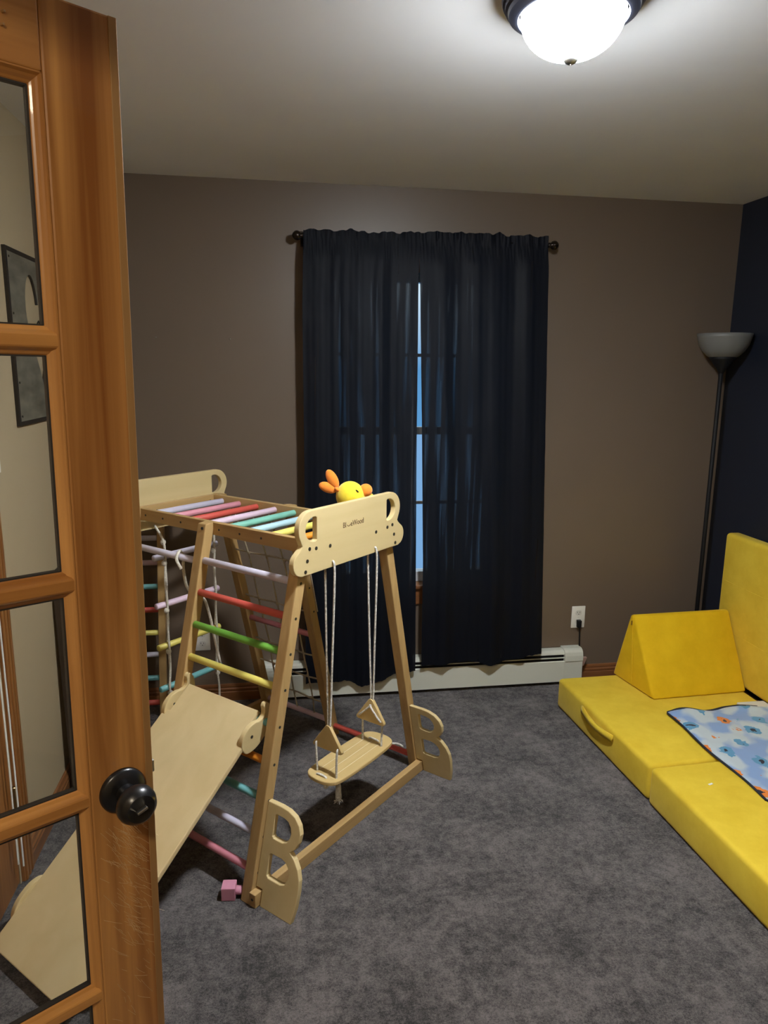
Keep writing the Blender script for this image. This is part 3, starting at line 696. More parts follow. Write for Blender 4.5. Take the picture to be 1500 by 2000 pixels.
# ------------------------------------------------------------------ picture with heart cut-out on the beige wall
PY0, PY1, PZ0, PZ1 = 2.49, 3.07, 1.435, 2.0
pic = thing('wall_picture', 'metal picture with a heart cut-out in a thin black frame on the beige wall', 'picture', (XL, (PY0 + PY1) / 2, PZ0))
pw, ph = (PY1 - PY0) / 2, PZ1 - PZ0
heart = []
for k in range(56):
    a = 2 * PI * k / 56
    hx = 16 * math.sin(a) ** 3; hy = 13 * math.cos(a) - 5 * math.cos(2 * a) - 2 * math.cos(3 * a) - math.cos(4 * a)
    heart.append((hx / 16 * 0.135, 0.337 + hy / 17 * 0.235))
obj('metal_sheet', plate([[(-pw + .01, 0.01), (pw - .01, 0.01), (pw - .01, ph - .01), (-pw + .01, ph - .01)], heart], 0.004, 0, lambda a, b, c: (0.0085 + c, a, b)), 'steel', pic)
for a in ((-pw, -pw + .014, 0, ph), (pw - .014, pw, 0, ph), (-pw + .014, pw - .014, 0, .014), (-pw + .014, pw - .014, ph - .014, ph)):
    obj('frame_bar', B(0, 0.012, a[0], a[1], a[2], a[3], 0.001), 'blackm', pic)
hr = bmesh.new(); hp = [(0.005, a, b) for a, b in heart]; tube(hr, hp + [hp[0]], 0.0045, 6, caps=False)
obj('heart_edge', hr, 'blackm', pic)
obj('wire', T(catmull([(0.012, -0.10, 0.335), (0.012, -0.05, 0.33), (0.014, -0.02, 0.35), (0.012, 0.0, 0.33), (0.014, 0.03, 0.365), (0.012, 0.06, 0.33), (0.012, 0.12, 0.34)], 6), 0.0022, 6), 'blackm', pic)
obj('wire', T([(0.012, 0.03, 0.36), (0.012, 0.02, 0.47)], 0.0012, 6), 'blackm', pic)
ob = bmesh.new(); merge(ob, ellipsoid((0.012, 0.035, 0.34), 0.006, 0.02, 0.026, 12, 8)); merge(ob, ellipsoid((0.012, 0.02, 0.285), 0.006, 0.015, 0.02, 12, 8))
obj('ornament', ob, 'blackm', pic)
for y, z in ((-pw + .03, ph - .03), (-pw + .03, .36), (-pw + .03, .14), (-pw + .03, .03)): obj('rivet', rod_bm((0.010, y, z), (0.0125, y, z), 0.004, 8, 0.001), 'blackm', pic)

# cords and dark board by the beige wall
hc = thing('hanging_cord', 'pair of thin white cords hanging in front of the stained door', 'cord', (XL + 0.02, 2.10, 0))
for k, (dx, dy, zb) in enumerate(((0.004, -0.012, 0.12), (0.012, 0.006, 0.10))):
    obj('strand', T(catmull([(dx, dy, 2.0), (dx, dy + 0.004, 1.5), (dx, dy, 1.0), (dx, dy + 0.003, 0.5), (dx, dy, zb)], 5), 0.0028, 6), 'whitecord', hc)
obj('hook', T([(-0.018, 0, 2.0), (0.012, 0, 2.0), (0.014, 0, 2.015)], 0.003, 6), 'brass', hc)
lb_ = tag(obj('leaning_board', hexa([(-0.80, 2.66, 0.0), (-0.77, 2.66, 0.0), (-0.77, 2.86, 0.0), (-0.80, 2.86, 0.0), (-0.822, 2.69, 0.88), (-0.80, 2.69, 0.88), (-0.80, 2.87, 0.88), (-0.822, 2.87, 0.88)], 0.003), 'darkwood'), 'dark brown board leaning on the beige wall, seen through the glass door', 'board')

# ------------------------------------------------------------------ climbing frame (local: x along the swing side, y toward the far end, z up)
GU = Vector((0.69673, 0.71734, 0)); GO = Vector((0.264, 2.297, 0)); GR = math.atan2(GU.y, GU.x)
GM = Matrix.Translation(GO) @ Matrix.Rotation(GR, 4, 'Z')
def gthing(name, label, cat, off=(0, 0, 0), group=None):
    t = thing(name, label, cat, GM @ Vector(off), GR, group); t['_off'] = list(off); return t
def gpart(name, bm, mat, parent, smooth=False, root=None):
    off = Vector((root or parent)['_off'])
    for v in bm.verts: v.co -= off
    return obj(name, bm, mat, parent, smooth)
hw = lambda z: 0.4979 - 0.24 * z
cf = gthing('jungle_gym', 'pale wooden climbing frame with coloured rungs, handle boards and rope net', 'climbing frame')
LEGT = ((0.025, 0.065), (0.47, 0.51), (0.875, 0.915))
LW = 0.041
ZT = 1.105
for (ta, tb) in LEGT:
    for s in (-1, 1):
        def q(z, inner): return s * (hw(z) - (LW if inner else 0))
        zt = ZT if ta > 0.4 else 1.06
        o = gpart('leg', hexa([(q(0, 0), ta, 0), (q(0, 0), tb, 0), (q(0, 1), tb, 0), (q(0, 1), ta, 0), (q(zt, 0), ta, zt - 0.004), (q(zt, 0), tb, zt - 0.004), (q(zt, 1), tb, zt), (q(zt, 1), ta, zt)], 0.003), 'pineZ', cf)
RZ0, RZ1 = 1.058, 1.103
for s in (-1, 1): gpart('side_rail', B(min(s * .18, s * .2), max(s * .18, s * .2), 0.025, 0.915, RZ0, RZ1, 0.002), 'pineY', cf)
gpart('end_rail', B(-0.18, 0.18, 0.025, 0.043, RZ0, RZ1, 0.002), 'pineX', cf)
gpart('end_rail', B(-0.18, 0.18, 0.897, 0.915, RZ0, RZ1, 0.002), 'pineX', cf)
# end boards with handle holes
half = [(0.0, 1.003), (0.262, 1.003)] + arc(0.258, 1.043, 0.040, -70, 62, 10)[1:] + [(0.262, 1.090), (0.256, 1.098), (0.260, 1.107)] + arc(0.214, 1.146, 0.058, -22, 90, 12)
half = [p for p in half]
outline = [(p[0], p[1]) for p in half] + [(-p[0], p[1]) for p in reversed(half[1:])]
hole = [(0.188, 1.109), (0.194, 1.105)] + arc(0.2, 1.144, 0.041, -78, 78, 12, 0.039) + [(0.194, 1.183), (0.188, 1.179)]
holes = [hole, [(-a, b) for a, b in hole]]
for t0 in (0.005, 0.915):
    bd = plate([outline] + holes, 0.020, 0.002, lambda a, b, c: (a, t0 + 0.010 + c, b))
    o = gpart('end_board', bd, 'ply', cf)
    smooth_by_angle(o, 14)
    if t0 < 0.1: front_board = o
    else: rear_board = o
def boltm(p, d, r=0.0052, mat='bolt', par=cf, root=None):
    p = Vector(p); d = Vector(d).normalized()
    bm = T([p - d * 0.002, p + d * 0.001, p + d * 0.0014], r, 10, radii=[r, r, r * 0.6])
    return gpart('bolt', bm, mat, par, False, root or cf)
for s, z in ((-.224, 1.085), (-.193, 1.081), (-.235, 1.048), (-.244, 1.015), (-.125, 1.076)):
    boltm((s, 0.005, z), (0, -1, 0), 0.0062, par=front_board); boltm((-s, 0.005, z), (0, -1, 0), 0.0062, par=front_board)
for s in (-.11, .16): boltm((s, 0.897, 1.078), (0, -1, 0))
# lettering: letters with a smile-shaped u
sz = 0.0245
for body, x in (('Bl', -0.060), ('eWood', -0.0195)):
    tb_ = text_bm(body, sz)
    for v in tb_.verts: v.co = Vector((x + v.co.x * 0.95, 0.0047 - v.co.z, 1.122 + v.co.y * 1.05))
    gpart('lettering', tb_, 'ink', front_board, False, cf)
ar = plate([[(a, b) for a, b in arc(0, 0.0095, 0.0092, 200, 340, 12)] + [(a, b) for a, b in reversed(arc(0, 0.0095, 0.0070, 203, 337, 12))]], 0.0008, 0, lambda a, b, c: (-0.0288 + a, 0.0046 + c, 1.1225 + b))
gpart('lettering', ar, 'ink', front_board, False, cf)
# top rungs
TOPC = ['orange', 'yellow', 'paleblue', 'mint', 'palepink', 'red', 'pink', 'lilac']
RR = 0.0122
for k, c in enumerate(TOPC):
    t = 0.136 + k * 0.1016
    gpart('rung', rod_bm((-0.182, t, 1.080), (0.182, t, 1.080), RR), 'r_' + c, cf, True)
    if k != 4 and k != 0: boltm((-0.2, t, 1.080), (-1, 0, 0), 0.004)
# ladder side rungs
LAD = [(0.975, 'lilac'), (0.867, 'red'), (0.758, 'green'), (0.648, 'yellow'), (0.535, 'teal'), (0.420, 'orange'), (0.310, 'teal'), (0.200, 'lilac'), (0.090, 'rose')]
for z, c in LAD:
    s = -(hw(z) - 0.0205)
    gpart('rung', rod_bm((s, 0.06, z), (s, 0.475, z), RR), 'r_' + c, cf, True)
    boltm((s, 0.025, z), (0, -1, 0), 0.0048)
s = -(hw(0.97) - 0.0205); gpart('rung', rod_bm((s, 0.505, 0.968), (s, 0.88, 0.968), RR), 'r_lilac', cf, True)
for z, t0, t1, c in ((0.51, 0.505, 0.88, 'rose'), (0.072, 0.505, 0.88, 'palepink'), (0.052, 0.06, 0.475, 'red')):
    s = hw(z) - 0.0205; gpart('rung', rod_bm((s, t0, z), (s, t1, z), RR), 'r_' + c, cf, True)
boltm((-hw(1.08), 0.483, 1.086), (-1, 0, 0), 0.0055)
for z in (0.95, 0.85, 0.74, 0.63): boltm((hw(z) - 0.02, 0.47, z), (0, -1, 0), 0.0045)
# base bars
gpart('base_bar', B(-0.497, 0.492, 0.0, 0.026, 0.0, 0.046, 0.002), 'pineX', cf)
gpart('base_bar', B(-0.515, 0.492, 0.914, 0.94, 0.0, 0.046, 0.002), 'pineX', cf)
boltm((-0.497, 0.013, 0.026), (-1, 0, 0), 0.0045)
# letter B stabiliser plates
Bout = [(0.024, 0.312), (-0.030, 0.313), (-0.062, 0.310), (-0.090, 0.300), (-0.110, 0.281), (-0.119, 0.257), (-0.117, 0.233), (-0.106, 0.210), (-0.089, 0.196), (-0.110, 0.181), (-0.128, 0.158), (-0.139, 0.130), (-0.142, 0.095), (-0.139, 0.045), (-0.130, 0.0), (-0.003, 0.0), (-0.003, 0.052), (0.024, 0.052)]
Bh1 = [(-0.012, 0.280), (-0.012, 0.218), (-0.018, 0.212), (-0.055, 0.212), (-0.070, 0.219), (-0.080, 0.235), (-0.083, 0.250), (-0.078, 0.266), (-0.066, 0.279), (-0.048, 0.284), (-0.018, 0.285)]
Bh2 = [(-0.012, 0.160), (-0.012, 0.098), (-0.018, 0.092), (-0.068, 0.092), (-0.085, 0.099), (-0.094, 0.115), (-0.096, 0.135), (-0.090, 0.150), (-0.078, 0.162), (-0.060, 0.167), (-0.018, 0.166)]
for sg in (-1, 1):
    bp_ = plate([Bout, Bh1, Bh2], 0.017, 0.002, lambda a, b, c: (sg * (0.473 - 0.24 * b) + c, a, b))
    smooth_by_angle(gpart('stabiliser_plate', bp_, 'ply', cf), 14)
# climbing net on the far side
def npt(t, z, k=0.0): return (hw(z) - 0.02 + k, t, z)
nb = bmesh.new(); rnd = random.Random(5)
rows = [0.845, 0.625, 0.405, 0.285, 0.165]; cols = [0.795, 0.690, 0.588]
for z in rows:
    pts = [npt(0.885, z + 0.004)] + [npt(t + rnd.uniform(-.006, .006), z + rnd.uniform(-.012, .004), 0.004) for t in cols] + [npt(0.50, z + 0.0)]
    tube(nb, catmull(pts, 5), 0.0036, 6)
for t in cols:
    pts = [(0.19, t, 1.058)] + [npt(t + rnd.uniform(-.008, .008), z - 0.004, 0.004) for z in rows] + [npt(t, 0.075)]
    tube(nb, catmull(pts, 5), 0.0036, 6)
for t in cols:
    for z in rows: merge(nb, ellipsoid(npt(t, z - 0.004, 0.004), 0.006, 0.0065, 0.007, 8, 6))
gpart('climbing_net', nb, 'net', cf, True)
for z0, z1 in ((0.93, 0.86), (0.845, 0.62), (0.62, 0.41), (0.40, 0.29), (0.28, 0.17)):
    pass
gpart('net_lacing', T(catmull([(hw(z) - 0.0, 0.4685, z) for z in (0.84, 0.74, 0.625)], 4), 0.0034, 6), 'net', cf, True)
gpart('net_lacing', T(catmull([(hw(z) - 0.0, 0.4685, z) for z in (0.405, 0.35, 0.285)], 4), 0.0034, 6), 'net', cf, True)

# ------------------------------------------------------------------ swing hanging from the front board
SZ = 0.265; SC = (0.022, 0.030)
sg_ = gthing('swing', 'small wooden plank swing with white ropes, hanging from the climbing frame', 'swing', (SC[0], SC[1], 0.10))
sl, swd = 0.192, 0.069
seat_o = rounded([(-sl, 0.0), (-sl + .012, -swd * .72), (-sl * .72, -swd), (0, -swd * 1.08), (sl * .72, -swd), (sl - .012, -swd * .72), (sl, 0), (sl - .012, swd * .72), (sl * .72, swd), (0, swd * 1.08), (-sl * .72, swd), (-sl + .012, swd * .72)], 5)
st = gpart('seat', plate([seat_o], 0.014, 0.003, lambda a, b, c: (SC[0] + a, SC[1] + b, SZ - 0.007 + c)), 'bamboo', sg_)
smooth_by_angle(st, 14)
for y in (-0.034, 0.0, 0.034):
    gpart('groove', B(SC[0] - 0.135, SC[0] + 0.135, SC[1] + y - 0.0009, SC[1] + y + 0.0009, SZ - 0.0008, SZ + 0.0004), 'groove', st, False, sg_)
for ss in (-0.118, 0.128):
    tri = [(0.018, 0.446), (0.012, 0.443), (-0.040, 0.366), (-0.040, 0.358), (-0.033, 0.354), (0.080, 0.354), (0.087, 0.358), (0.086, 0.366), (0.030, 0.443), (0.024, 0.446)]
    tri = [(a, b) for a, b in tri]
    tp = gpart('triangle_plate', plate([tri], 0.013, 0.002, lambda a, b, c: (ss + c, a, b)), 'bamboo', sg_)
    hs = -0.113 if ss < 0 else 0.119
    for a, ty in ((0.0, -0.002), (0.0, 0.034)):
        top = (hs, ty, 1.012)
        gpart('rope', T(catmull([(hs, 0.015, 1.019), top, (hs + (ss - hs) * .2, ty, 0.9), (hs + (ss - hs) * .6, ty * .6 + .008, 0.65), (ss, 0.018 + (ty - .016) * .25, 0.45), (ss, 0.021, 0.425)], 7), 0.0037, 8), 'ropeg', sg_, True)
    inner = 0.0085 if ss < 0 else -0.0085
    for ty in (-0.024, 0.070):
        gpart('rope', T(catmull([(ss, 0.021, 0.422), (ss + inner, 0.021, 0.420), (ss + inner * 1.1, 0.021 + (ty - .021) * .5, 0.395), (ss + inner, ty, 0.372), (ss, ty, 0.370)], 5), 0.0038, 8), 'ropeg', sg_, True)
        gpart('rope', T(catmull([(ss + inner * .2, ty, 0.371), (ss - inner * 1.0, ty, 0.368), (ss - inner * 1.1, ty * .95 + .0015, 0.33), (ss - inner * .9, ty * .9 + .003, SZ - 0.012)], 6), 0.0038, 8), 'ropeg', sg_, True)
    so = -1 if ss < 0 else 1
    ex = ss + so * 0.028
    gpart('rope', T(catmull([(ex, 0.052, SZ - 0.003), (ex, 0.048, SZ + 0.003), (ex, 0.03, SZ + 0.005), (ex, 0.012, SZ + 0.003), (ex, 0.008, SZ - 0.003)], 5), 0.0038, 8), 'ropeg', sg_, True)
    gpart('knot', ellipsoid((ex, 0.01, SZ - 0.026), 0.011, 0.010, 0.014, 12, 8), 'ropeg', sg_, True)
gpart('rope_tail', T([(-0.09, 0.005, SZ - 0.03), (-0.088, 0.003, SZ - 0.055), (-0.087, 0.003, SZ - 0.10), (-0.086, 0.003, SZ - 0.112)], 0.01, 10, radii=[0.005, 0.0095, 0.0115, 0.008]), 'ropeg', sg_, True)
tf = bmesh.new(); rnd = random.Random(8)
for k in range(26):
    a = rnd.uniform(0, 6.28); tube(tf, [(-0.087, 0.003, SZ - 0.095), (-0.087 + .010 * math.cos(a), 0.003 + .010 * math.sin(a), SZ - 0.112), (-0.087 + .016 * math.cos(a), 0.003 + .016 * math.sin(a), SZ - 0.122 + rnd.uniform(-.004, .012))], 0.0007, 4)
tfo = gpart('frayed_end', tf, 'ropeg', sg_); tfo['kind'] = 'stuff'
gpart('rope_tail', T(catmull([(0.158, 0.0, SZ - 0.02), (0.20, -0.012, SZ - 0.022), (0.245, -0.02, SZ - 0.04), (0.272, -0.024, SZ - 0.062)], 6), 0.0042, 8), 'ropeg', sg_, True)

# ------------------------------------------------------------------ slide board hooked on the ladder side
s0, z0, s1, z1 = -0.352, 0.566, -1.058, 0.034
SA = math.atan2(z0 - z1, s0 - s1); SLN = math.hypot(s0 - s1, z0 - z1)
sd = gthing('slide_board', 'wide pale plywood slide hooked onto the ladder rungs of the climbing frame', 'slide', (s1, 0.28, 0.0))
ta, tb = 0.088, 0.472
def smap(a, b, c):     # a along the slope from the foot, b across, c normal offset
    return (s1 + a * math.cos(SA) - c * math.sin(SA), b, z1 + a * math.sin(SA) + c * math.cos(SA))
nt_ = 0.875
sl_out = [(0, ta), (nt_ * SLN, ta), (nt_ * SLN + .006, ta + 0.026), (SLN, ta + 0.026), (SLN, tb - 0.026), (nt_ * SLN + .006, tb - 0.026), (nt_ * SLN, tb), (0, tb)]
smooth_by_angle(gpart('slide_panel', plate([sl_out], 0.016, 0.003, lambda a, b, c: smap(a, b, c - 0.008)), 'plyS', sd), 14)
# hook plates: outline in (along slope, normal)
hk = [(-0.108, -0.012), (-0.104, -0.038), (-0.066, -0.058), (-0.01, -0.060), (0.026, -0.048), (0.050, -0.014), (0.054, 0.010), (0.046, 0.021), (0.034, 0.018), (0.026, 0.004), (0.012, -0.006), (-0.006, -0.002), (-0.020, 0.011), (-0.046, 0.022), (-0.076, 0.020), (-0.098, 0.006)]
for t0 in (ta - 0.002, tb - 0.016):
    hp_ = plate([rounded(hk, 4)], 0.018, 0.0025, lambda a, b, c: smap(SLN - 0.022 + a, t0 + 0.009 + c, b))
    o = gpart('hook_plate', hp_, 'ply', sd); smooth_by_angle(o, 14)
    p = Vector(smap(SLN - 0.022 - 0.058, t0, -0.01)); boltm(p, (0, -1, 0), 0.005, 'bolt', o, sd)
ft = [(-0.01, -0.03), (0.01, -0.002), (0.04, 0.011), (0.07, 0.013), (0.10, 0.008), (0.125, -0.012), (0.13, -0.05), (0.05, -0.03)]
for t0 in (ta - 0.016, tb - 0.002):
    fo = gpart('foot_plate', plate([rounded(ft, 4)], 0.018, 0.0025, lambda a, b, c: (lambda q: (q[0], q[1], max(q[2], 0.001)))(smap(0.075 + a, t0 + 0.009 + c, b))), 'ply', sd); smooth_by_angle(fo, 14)

# ------------------------------------------------------------------ rope ladder hanging from the rear board
rl = gthing('rope_ladder', 'rope ladder with pastel rungs hanging from the far end of the climbing frame', 'rope ladder', (0, 0.86, 0.10))
RT_ = 0.862
for z, c in ((0.90, 'lilac'), (0.703, 'palepink'), (0.53, 'yellow'), (0.352, 'teal')):
    gpart('rung', rod_bm((-0.165, RT_, z), (0.155, RT_, z), 0.0125), 'r_' + c, rl, True)
for sx in (-0.125, 0.125):
    rnd = random.Random(int(sx * 1000))
    zs = [1.02, 0.97, 0.90, 0.80, 0.703, 0.62, 0.53, 0.44, 0.352, 0.25, 0.12]
    pts = [(sx + rnd.uniform(-.006, .006), RT_ - 0.016 if i else 0.905, z) for i, z in enumerate(zs)]
    gpart('rope', T(catmull(pts, 6), 0.0048, 8), 'rope', rl, True)
    pts = [(sx + 0.02 + rnd.uniform(-.008, .008), RT_ + 0.012, z) for i, z in enumerate(zs[2:9])]
    gpart('rope', T(catmull(pts, 6), 0.0042, 8), 'rope', rl, True)
    for z in (0.96, 0.875, 0.68, 0.507, 0.328): gpart('knot', ellipsoid((sx, RT_ - 0.012, z), 0.011, 0.011, 0.012, 12, 8), 'rope', rl, True)
lr = gthing('climbing_rope', 'loose white rope looped over the lilac rung behind the ladder leg', 'rope', (-0.20, 0.60, 0.5))
gpart('strand', T(catmull([(-0.262, 0.575, 0.93), (-0.268, 0.59, 0.965), (-0.245, 0.60, 0.988), (-0.222, 0.61, 0.96), (-0.218, 0.618, 0.915), (-0.202, 0.62, 0.838), (-0.155, 0.62, 0.79), (-0.124, 0.62, 0.77), (-0.10, 0.62, 0.69), (-0.086, 0.62, 0.619), (-0.06, 0.62, 0.495)], 7), 0.0055, 8), 'rope', lr, True)

# ------------------------------------------------------------------ spare ladder panel in the corner
lp = thing('ladder_panel', 'spare wooden ladder panel with painted rungs standing in the far left corner', 'ladder', (-0.54, 3.26, 0))
for x in (0, -0.235):
    obj('stile', hexa([(x - 0.016, -0.02, 0), (x + 0.016, -0.02, 0), (x + 0.016, 0.02, 0), (x - 0.016, 0.02, 0), (x + 0.008, 0.03, 0.98), (x + 0.038, 0.03, 0.98), (x + 0.038, 0.068, 0.98), (x + 0.008, 0.068, 0.98)], 0.002), 'pineZ', lp)
for z, c in ((0.86, 'lilac'), (0.745, 'palepink'), (0.632, 'teal'), (0.521, 'red'), (0.411, 'yellow'), (0.305, 'lilac'), (0.19, 'teal'), (0.068, 'red')):
    k = z / 0.98
    obj('rung', rod_bm((-0.23 + 0.022 * k, 0.05 * k, z), (-0.008 + 0.022 * k, 0.05 * k, z), 0.0125), 'r_' + c, lp, True)

# ------------------------------------------------------------------ plush duck on top of the frame
dk = gthing('plush_duck', 'yellow plush duck with orange bill and bow lying on top of the climbing frame', 'plush toy', (0.13, 0.13, 1.093))
gpart('body', ellipsoid((0.185, 0.125, 1.138), 0.085, 0.055, 0.046, 24, 16), 'duck', dk, True)
hd = bmesh.new(); merge(hd, ellipsoid((0.100, 0.10, 1.196), 0.050, 0.050, 0.052, 24, 18)); 
hdo = gpart('head', hd, 'duck', dk, True)
gpart('neck', T([(0.105, 0.10, 1.190), (0.15, 0.10, 1.170), (0.20, 0.11, 1.152), (0.235, 0.12, 1.146)], 0.04, 18, radii=[0.046, 0.047, 0.046, 0.034]), 'duck', dk, True)
vR = Vector((GU.x, -GU.y, 0)); 
# viewer's right in frame coordinates, used only to lay the toy on its side
vr = Vector((0.66, -0.75, 0)).normalized()
def dpos(r, z, dep=0.0): c = Vector((0.100, 0.10, 1.196)); return c + vr * r + Vector((0, 0, z)) + Vector((0.75, 0.66, 0)) * dep
def lobe(c, ln, wd, ang, th=0.012):
    ax = (vr * math.cos(ang) + Vector((0, 0, math.sin(ang)))).normalized(); ay = Vector((0.75, 0.66, 0)).normalized(); az = ax.cross(ay)
    return ellipsoid(c, ln, th, wd, 18, 12, Matrix((ax, ay, az)).transposed())
gpart('bow', lobe(dpos(-0.062, 0.060), 0.037, 0.0185, math.radians(118)), 'orange_plush', dk, True)
gpart('bow', lobe(dpos(-0.078, 0.030), 0.033, 0.018, math.radians(158)), 'orange_plush', dk, True)
gpart('bow', lobe(dpos(-0.042, 0.024, -0.01), 0.014, 0.008, math.radians(-30)), 'orange_plush', dk, True)
gpart('bill', lobe(dpos(0.054, 0.020), 0.024, 0.023, math.radians(20), 0.018), 'orange_plush', dk, True)
gpart('eye', lobe(dpos(0.022, 0.024, -0.040), 0.007, 0.0025, math.radians(-40), 0.004), 'blackm', dk, True)
gpart('wing', ellipsoid((0.165, 0.070, 1.135), 0.05, 0.014, 0.03, 16, 10), 'duck', dk, True)

# ------------------------------------------------------------------ pink block
pb = thing('pink_peg_block', 'small pink wooden block with a round peg lying on the carpet', 'toy block', (-0.164, 2.006, 0), math.radians(-6))
obj('cube', B(-0.0215, 0.0215, -0.0215, 0.0215, 0.001, 0.044, 0.0015), 'pinkblock', pb)
obj('peg', rod_bm((0.02, 0, 0.023), (0.040, 0, 0.023), 0.0135, 24, 0.002), 'pinkblock', pb, True)

# ------------------------------------------------------------------ yellow foam couch pieces
MH = 0.15
def cushion(name, pts8, mat, parent, bev=0.018, sub=0):
    bm = hexa(pts8)
    bmesh.ops.bevel(bm, geom=bm.edges[:], offset=bev, segments=4, profile=0.5, affect='EDGES')
    o = obj(name, bm, mat, parent, True); return o
XM = 2.195
far_l = [(1.366, 3.108), (1.405, 2.300)]; near_l = [(1.400, 2.288), (1.440, 1.25)]
m1 = thing('floor_mat', 'far mustard velvet floor mat with a side handle, under the wedge cushion', 'floor mat', (1.78, 2.70, 0), group='mustard couch mats on the floor')
def rel(o, pts): c = o.location; return [(p[0] - c.x, p[1] - c.y, p[2] - c.z) for p in pts]
def quad_prism(a, b, c, d, z0, z1): return [(p[0], p[1], z0) for p in (a, b, c, d)] + [(p[0], p[1], z1) for p in (a, b, c, d)]
cushion('cover', rel(m1, quad_prism(far_l[0], far_l[1], (XM - 0.0, 2.335), (XM, 3.125), 0.001, MH)), 'yellow', m1)
m2 = thing('floor_mat', 'near mustard velvet floor mat running out of the frame', 'floor mat', (1.80, 1.77, 0), group='mustard couch mats on the floor')
cushion('cover', rel(m2, quad_prism(near_l[0], near_l[1], (XM + 0.02, 1.27), (XM, 2.322), 0.001, MH + 0.004)), 'yellow', m2)
# fabric handle on the far mat side
ha, hb_ = Vector((1.378, 2.845, 0)), Vector((1.3905, 2.57, 0))
hm = bmesh.new(); ns = 18; hv = []
for i in range(ns + 1):
    s = i / ns; p = ha.lerp(hb_, s); bul = math.sin(PI * s)
    zc = 0.116 - 0.010 * bul
    off = 0.003 + 0.011 * bul
    hv.append([hm.verts.new((p.x - off - dx - 1.78, p.y - 2.70, zc + dz)) for dx, dz in ((-0.004, 0.014), (0.004, 0.016), (0.006, -0.014), (-0.003, -0.016))])
for a, b in zip(hv, hv[1:]):
    for k in range(4): hm.faces.new((a[k], a[(k + 1) % 4], b[(k + 1) % 4], b[k]))
hm.faces.new(hv[0][::-1]); hm.faces.new(hv[-1])
obj('handle', hm, 'yellow', m1, True)
# backrest
bk = thing('backrest_mat', 'tall mustard velvet backrest panel standing against the navy wall', 'backrest', (2.24, 2.3, MH))
cushion('cover', rel(bk, quad_prism((XM + 0.004, 3.128), (XM + 0.004, 1.30), (XR - 0.016, 1.30), (XR - 0.016, 3.128), MH + 0.003, 0.862)), 'yellow', bk, 0.02)
for z in (0.385, 0.625): obj('seam', T(rel(bk, [(XM + 0.0045, 3.10, z), (XM + 0.0045, 1.32, z)]), 0.0022, 6), 'yellow', bk)
# wedge cushion
wg = thing('wedge_cushion', 'deep mustard triangular wedge cushion standing on the far mat', 'cushion', (1.95, 2.98, MH))
A_ = (1.700, 2.812); Bp = (1.655, 3.160); XWR = XM - 0.002
wb = bmesh.new()
pl_ = [(1.706, 2.815, MH + .001), (1.655, 3.118, MH + .001), (1.680, 3.035, 0.492), (1.684, 3.005, 0.492)]
pr_ = [(XWR, 2.835, MH + .001), (XWR, 3.125, MH + .001), (XWR, 3.055, 0.492), (XWR, 3.025, 0.492)]
cushion('cover', rel(wg, [pl_[0], pr_[0], pr_[1], pl_[1], pl_[3], pr_[3], pr_[2], pl_[2]]), 'yellow2', wg, 0.012)
obj('piping', T(rel(wg, [(1.682, 3.02, 0.489), (1.677, 2.985, 0.32), (1.677, 2.965, MH + 0.01)]), 0.0022, 6), 'yellow2', wg)
obj('zip_pull', B(-0.003, 0.003, -0.002, 0.002, -0.022, 0.0, 0.001), 'brass', wg).location = rel(wg, [(1.676, 3.010, 0.468)])[0]
# blanket
bl = thing('fleece_blanket', 'folded pale blue printed fleece blanket with navy edging on the yellow mats', 'blanket', (1.95, 2.35, MH))
def bz(x, y):
    zz0 = 0.014 + 0.004 * noise.noise(Vector((x * 7, y * 7, 2))) + 0.0025 * noise.noise(Vector((x * 20, y * 20, 5)))
    zz0 += 0.016 * math.exp(-((y - 2.66) / 0.03) ** 2) * (0.5 + 0.5 * math.sin(x * 22))
    return zz0
bm = bmesh.new(); n1, n2 = 60, 70; gt = []
def bxy(a, b):
    x = 1.692 + 0.006 * math.sin(b * 9) + (2.188 - 1.692) * a; y = 2.022 + (2.672 - 2.022) * b + 0.012 * math.sin(a * 13) * b
    return x, y
for j in range(n2 + 1):
    row = []
    for i in range(n1 + 1):
        x, y = bxy(i / n1, j / n2); e = min(1, 14 * min(i / n1, 1 - i / n1, j / n2, 1 - j / n2) + 0.35)
        row.append(bm.verts.new((x - 1.95, y - 2.35, 0.0055 + bz(x, y) * math.sqrt(e))))
    gt.append(row)
for j in range(n2):
    for i in range(n1): bm.faces.new((gt[j][i], gt[j][i + 1], gt[j + 1][i + 1], gt[j + 1][i]))
r = bmesh.ops.extrude_face_region(bm, geom=bm.faces[:])
for v in [g for g in r['geom'] if isinstance(g, bmesh.types.BMVert)]: v.co.z = 0.0052
obj('fleece', bm, 'blanket', bl, True)
eb = []
for i in range(61): eb.append(bxy(0, 1 - i / 60))
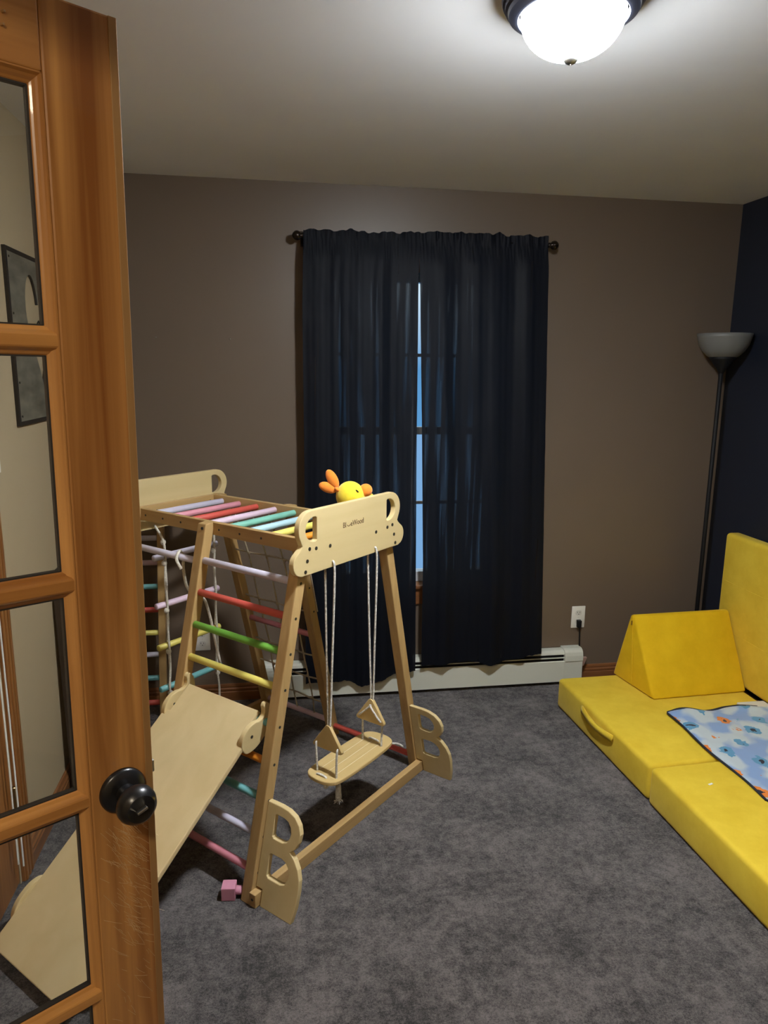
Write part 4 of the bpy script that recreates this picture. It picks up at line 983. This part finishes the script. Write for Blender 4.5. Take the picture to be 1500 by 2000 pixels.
tb2 = T([(x - 1.95 - 0.002, y - 2.35, 0.010) for x, y in eb], 0.0045, 6)
obj('edging', tb2, 'binding', bl, True)
et = [bxy(i / 40, 1) for i in range(41)]
obj('edging', T([(x - 1.95, y - 2.35 + 0.002, 0.013 + 0.008 * max(0, math.sin(x * 22))) for x, y in et], 0.006, 6), 'binding', bl, True)
et = [bxy(i / 40, 0) for i in range(41)]
obj('edging', T([(x - 1.95, y - 2.35 - 0.002, 0.009) for x, y in et], 0.0045, 6), 'binding', bl, True)
obj('underside_fold', B(0.10, 0.235, 0.30, 0.36, 0.008, 0.022, 0.005), 'cream', bl)
q = on((1388, 1531), 2, MH + 0.006)
o = obj('paper_scrap', B(-0.010, 0.010, -0.004, 0.004, 0, 0.0015, 0.0005), 'paper'); o.location = (q.x, q.y, MH + 0.0045); o.rotation_euler = (0, 0, 0.3)
tag(o, 'tiny white scrap lying on the near yellow mat', 'scrap')

# ------------------------------------------------------------------ torchiere floor lamp
lx, ly = 2.165, 3.245
fl = thing('floor_lamp', 'slim black floor lamp with a grey bowl shade in the corner', 'floor lamp', (lx, ly, 0))
obj('base', capped(lathe(bmesh.new(), [(0.0, 0.0), (0.113, 0.0), (0.113, 0.012), (0.10, 0.02), (0.03, 0.03), (0.014, 0.05), (0.0, 0.05)], 40)), 'blackm', fl, True)
obj('pole', rod_bm((0, 0, 0.04), (0, 0, 1.66), 0.0105), 'blackm', fl, True)
obj('cup', lathe(bmesh.new(), [(0.0105, 1.63), (0.022, 1.65), (0.055, 1.695), (0.062, 1.708), (0.0, 1.708)], 32), 'blackm', fl, True)
bo = [(0.058, 1.706), (0.072, 1.712), (0.095, 1.735), (0.112, 1.765), (0.122, 1.80), (0.125, 1.818), (0.122, 1.818), (0.118, 1.80), (0.108, 1.767), (0.091, 1.738), (0.068, 1.716), (0.0005, 1.712)]
obj('bowl_shade', lathe(bmesh.new(), bo, 48), 'shade', fl, True)

for o in bpy.data.objects:
    if '_off' in o: del o['_off']
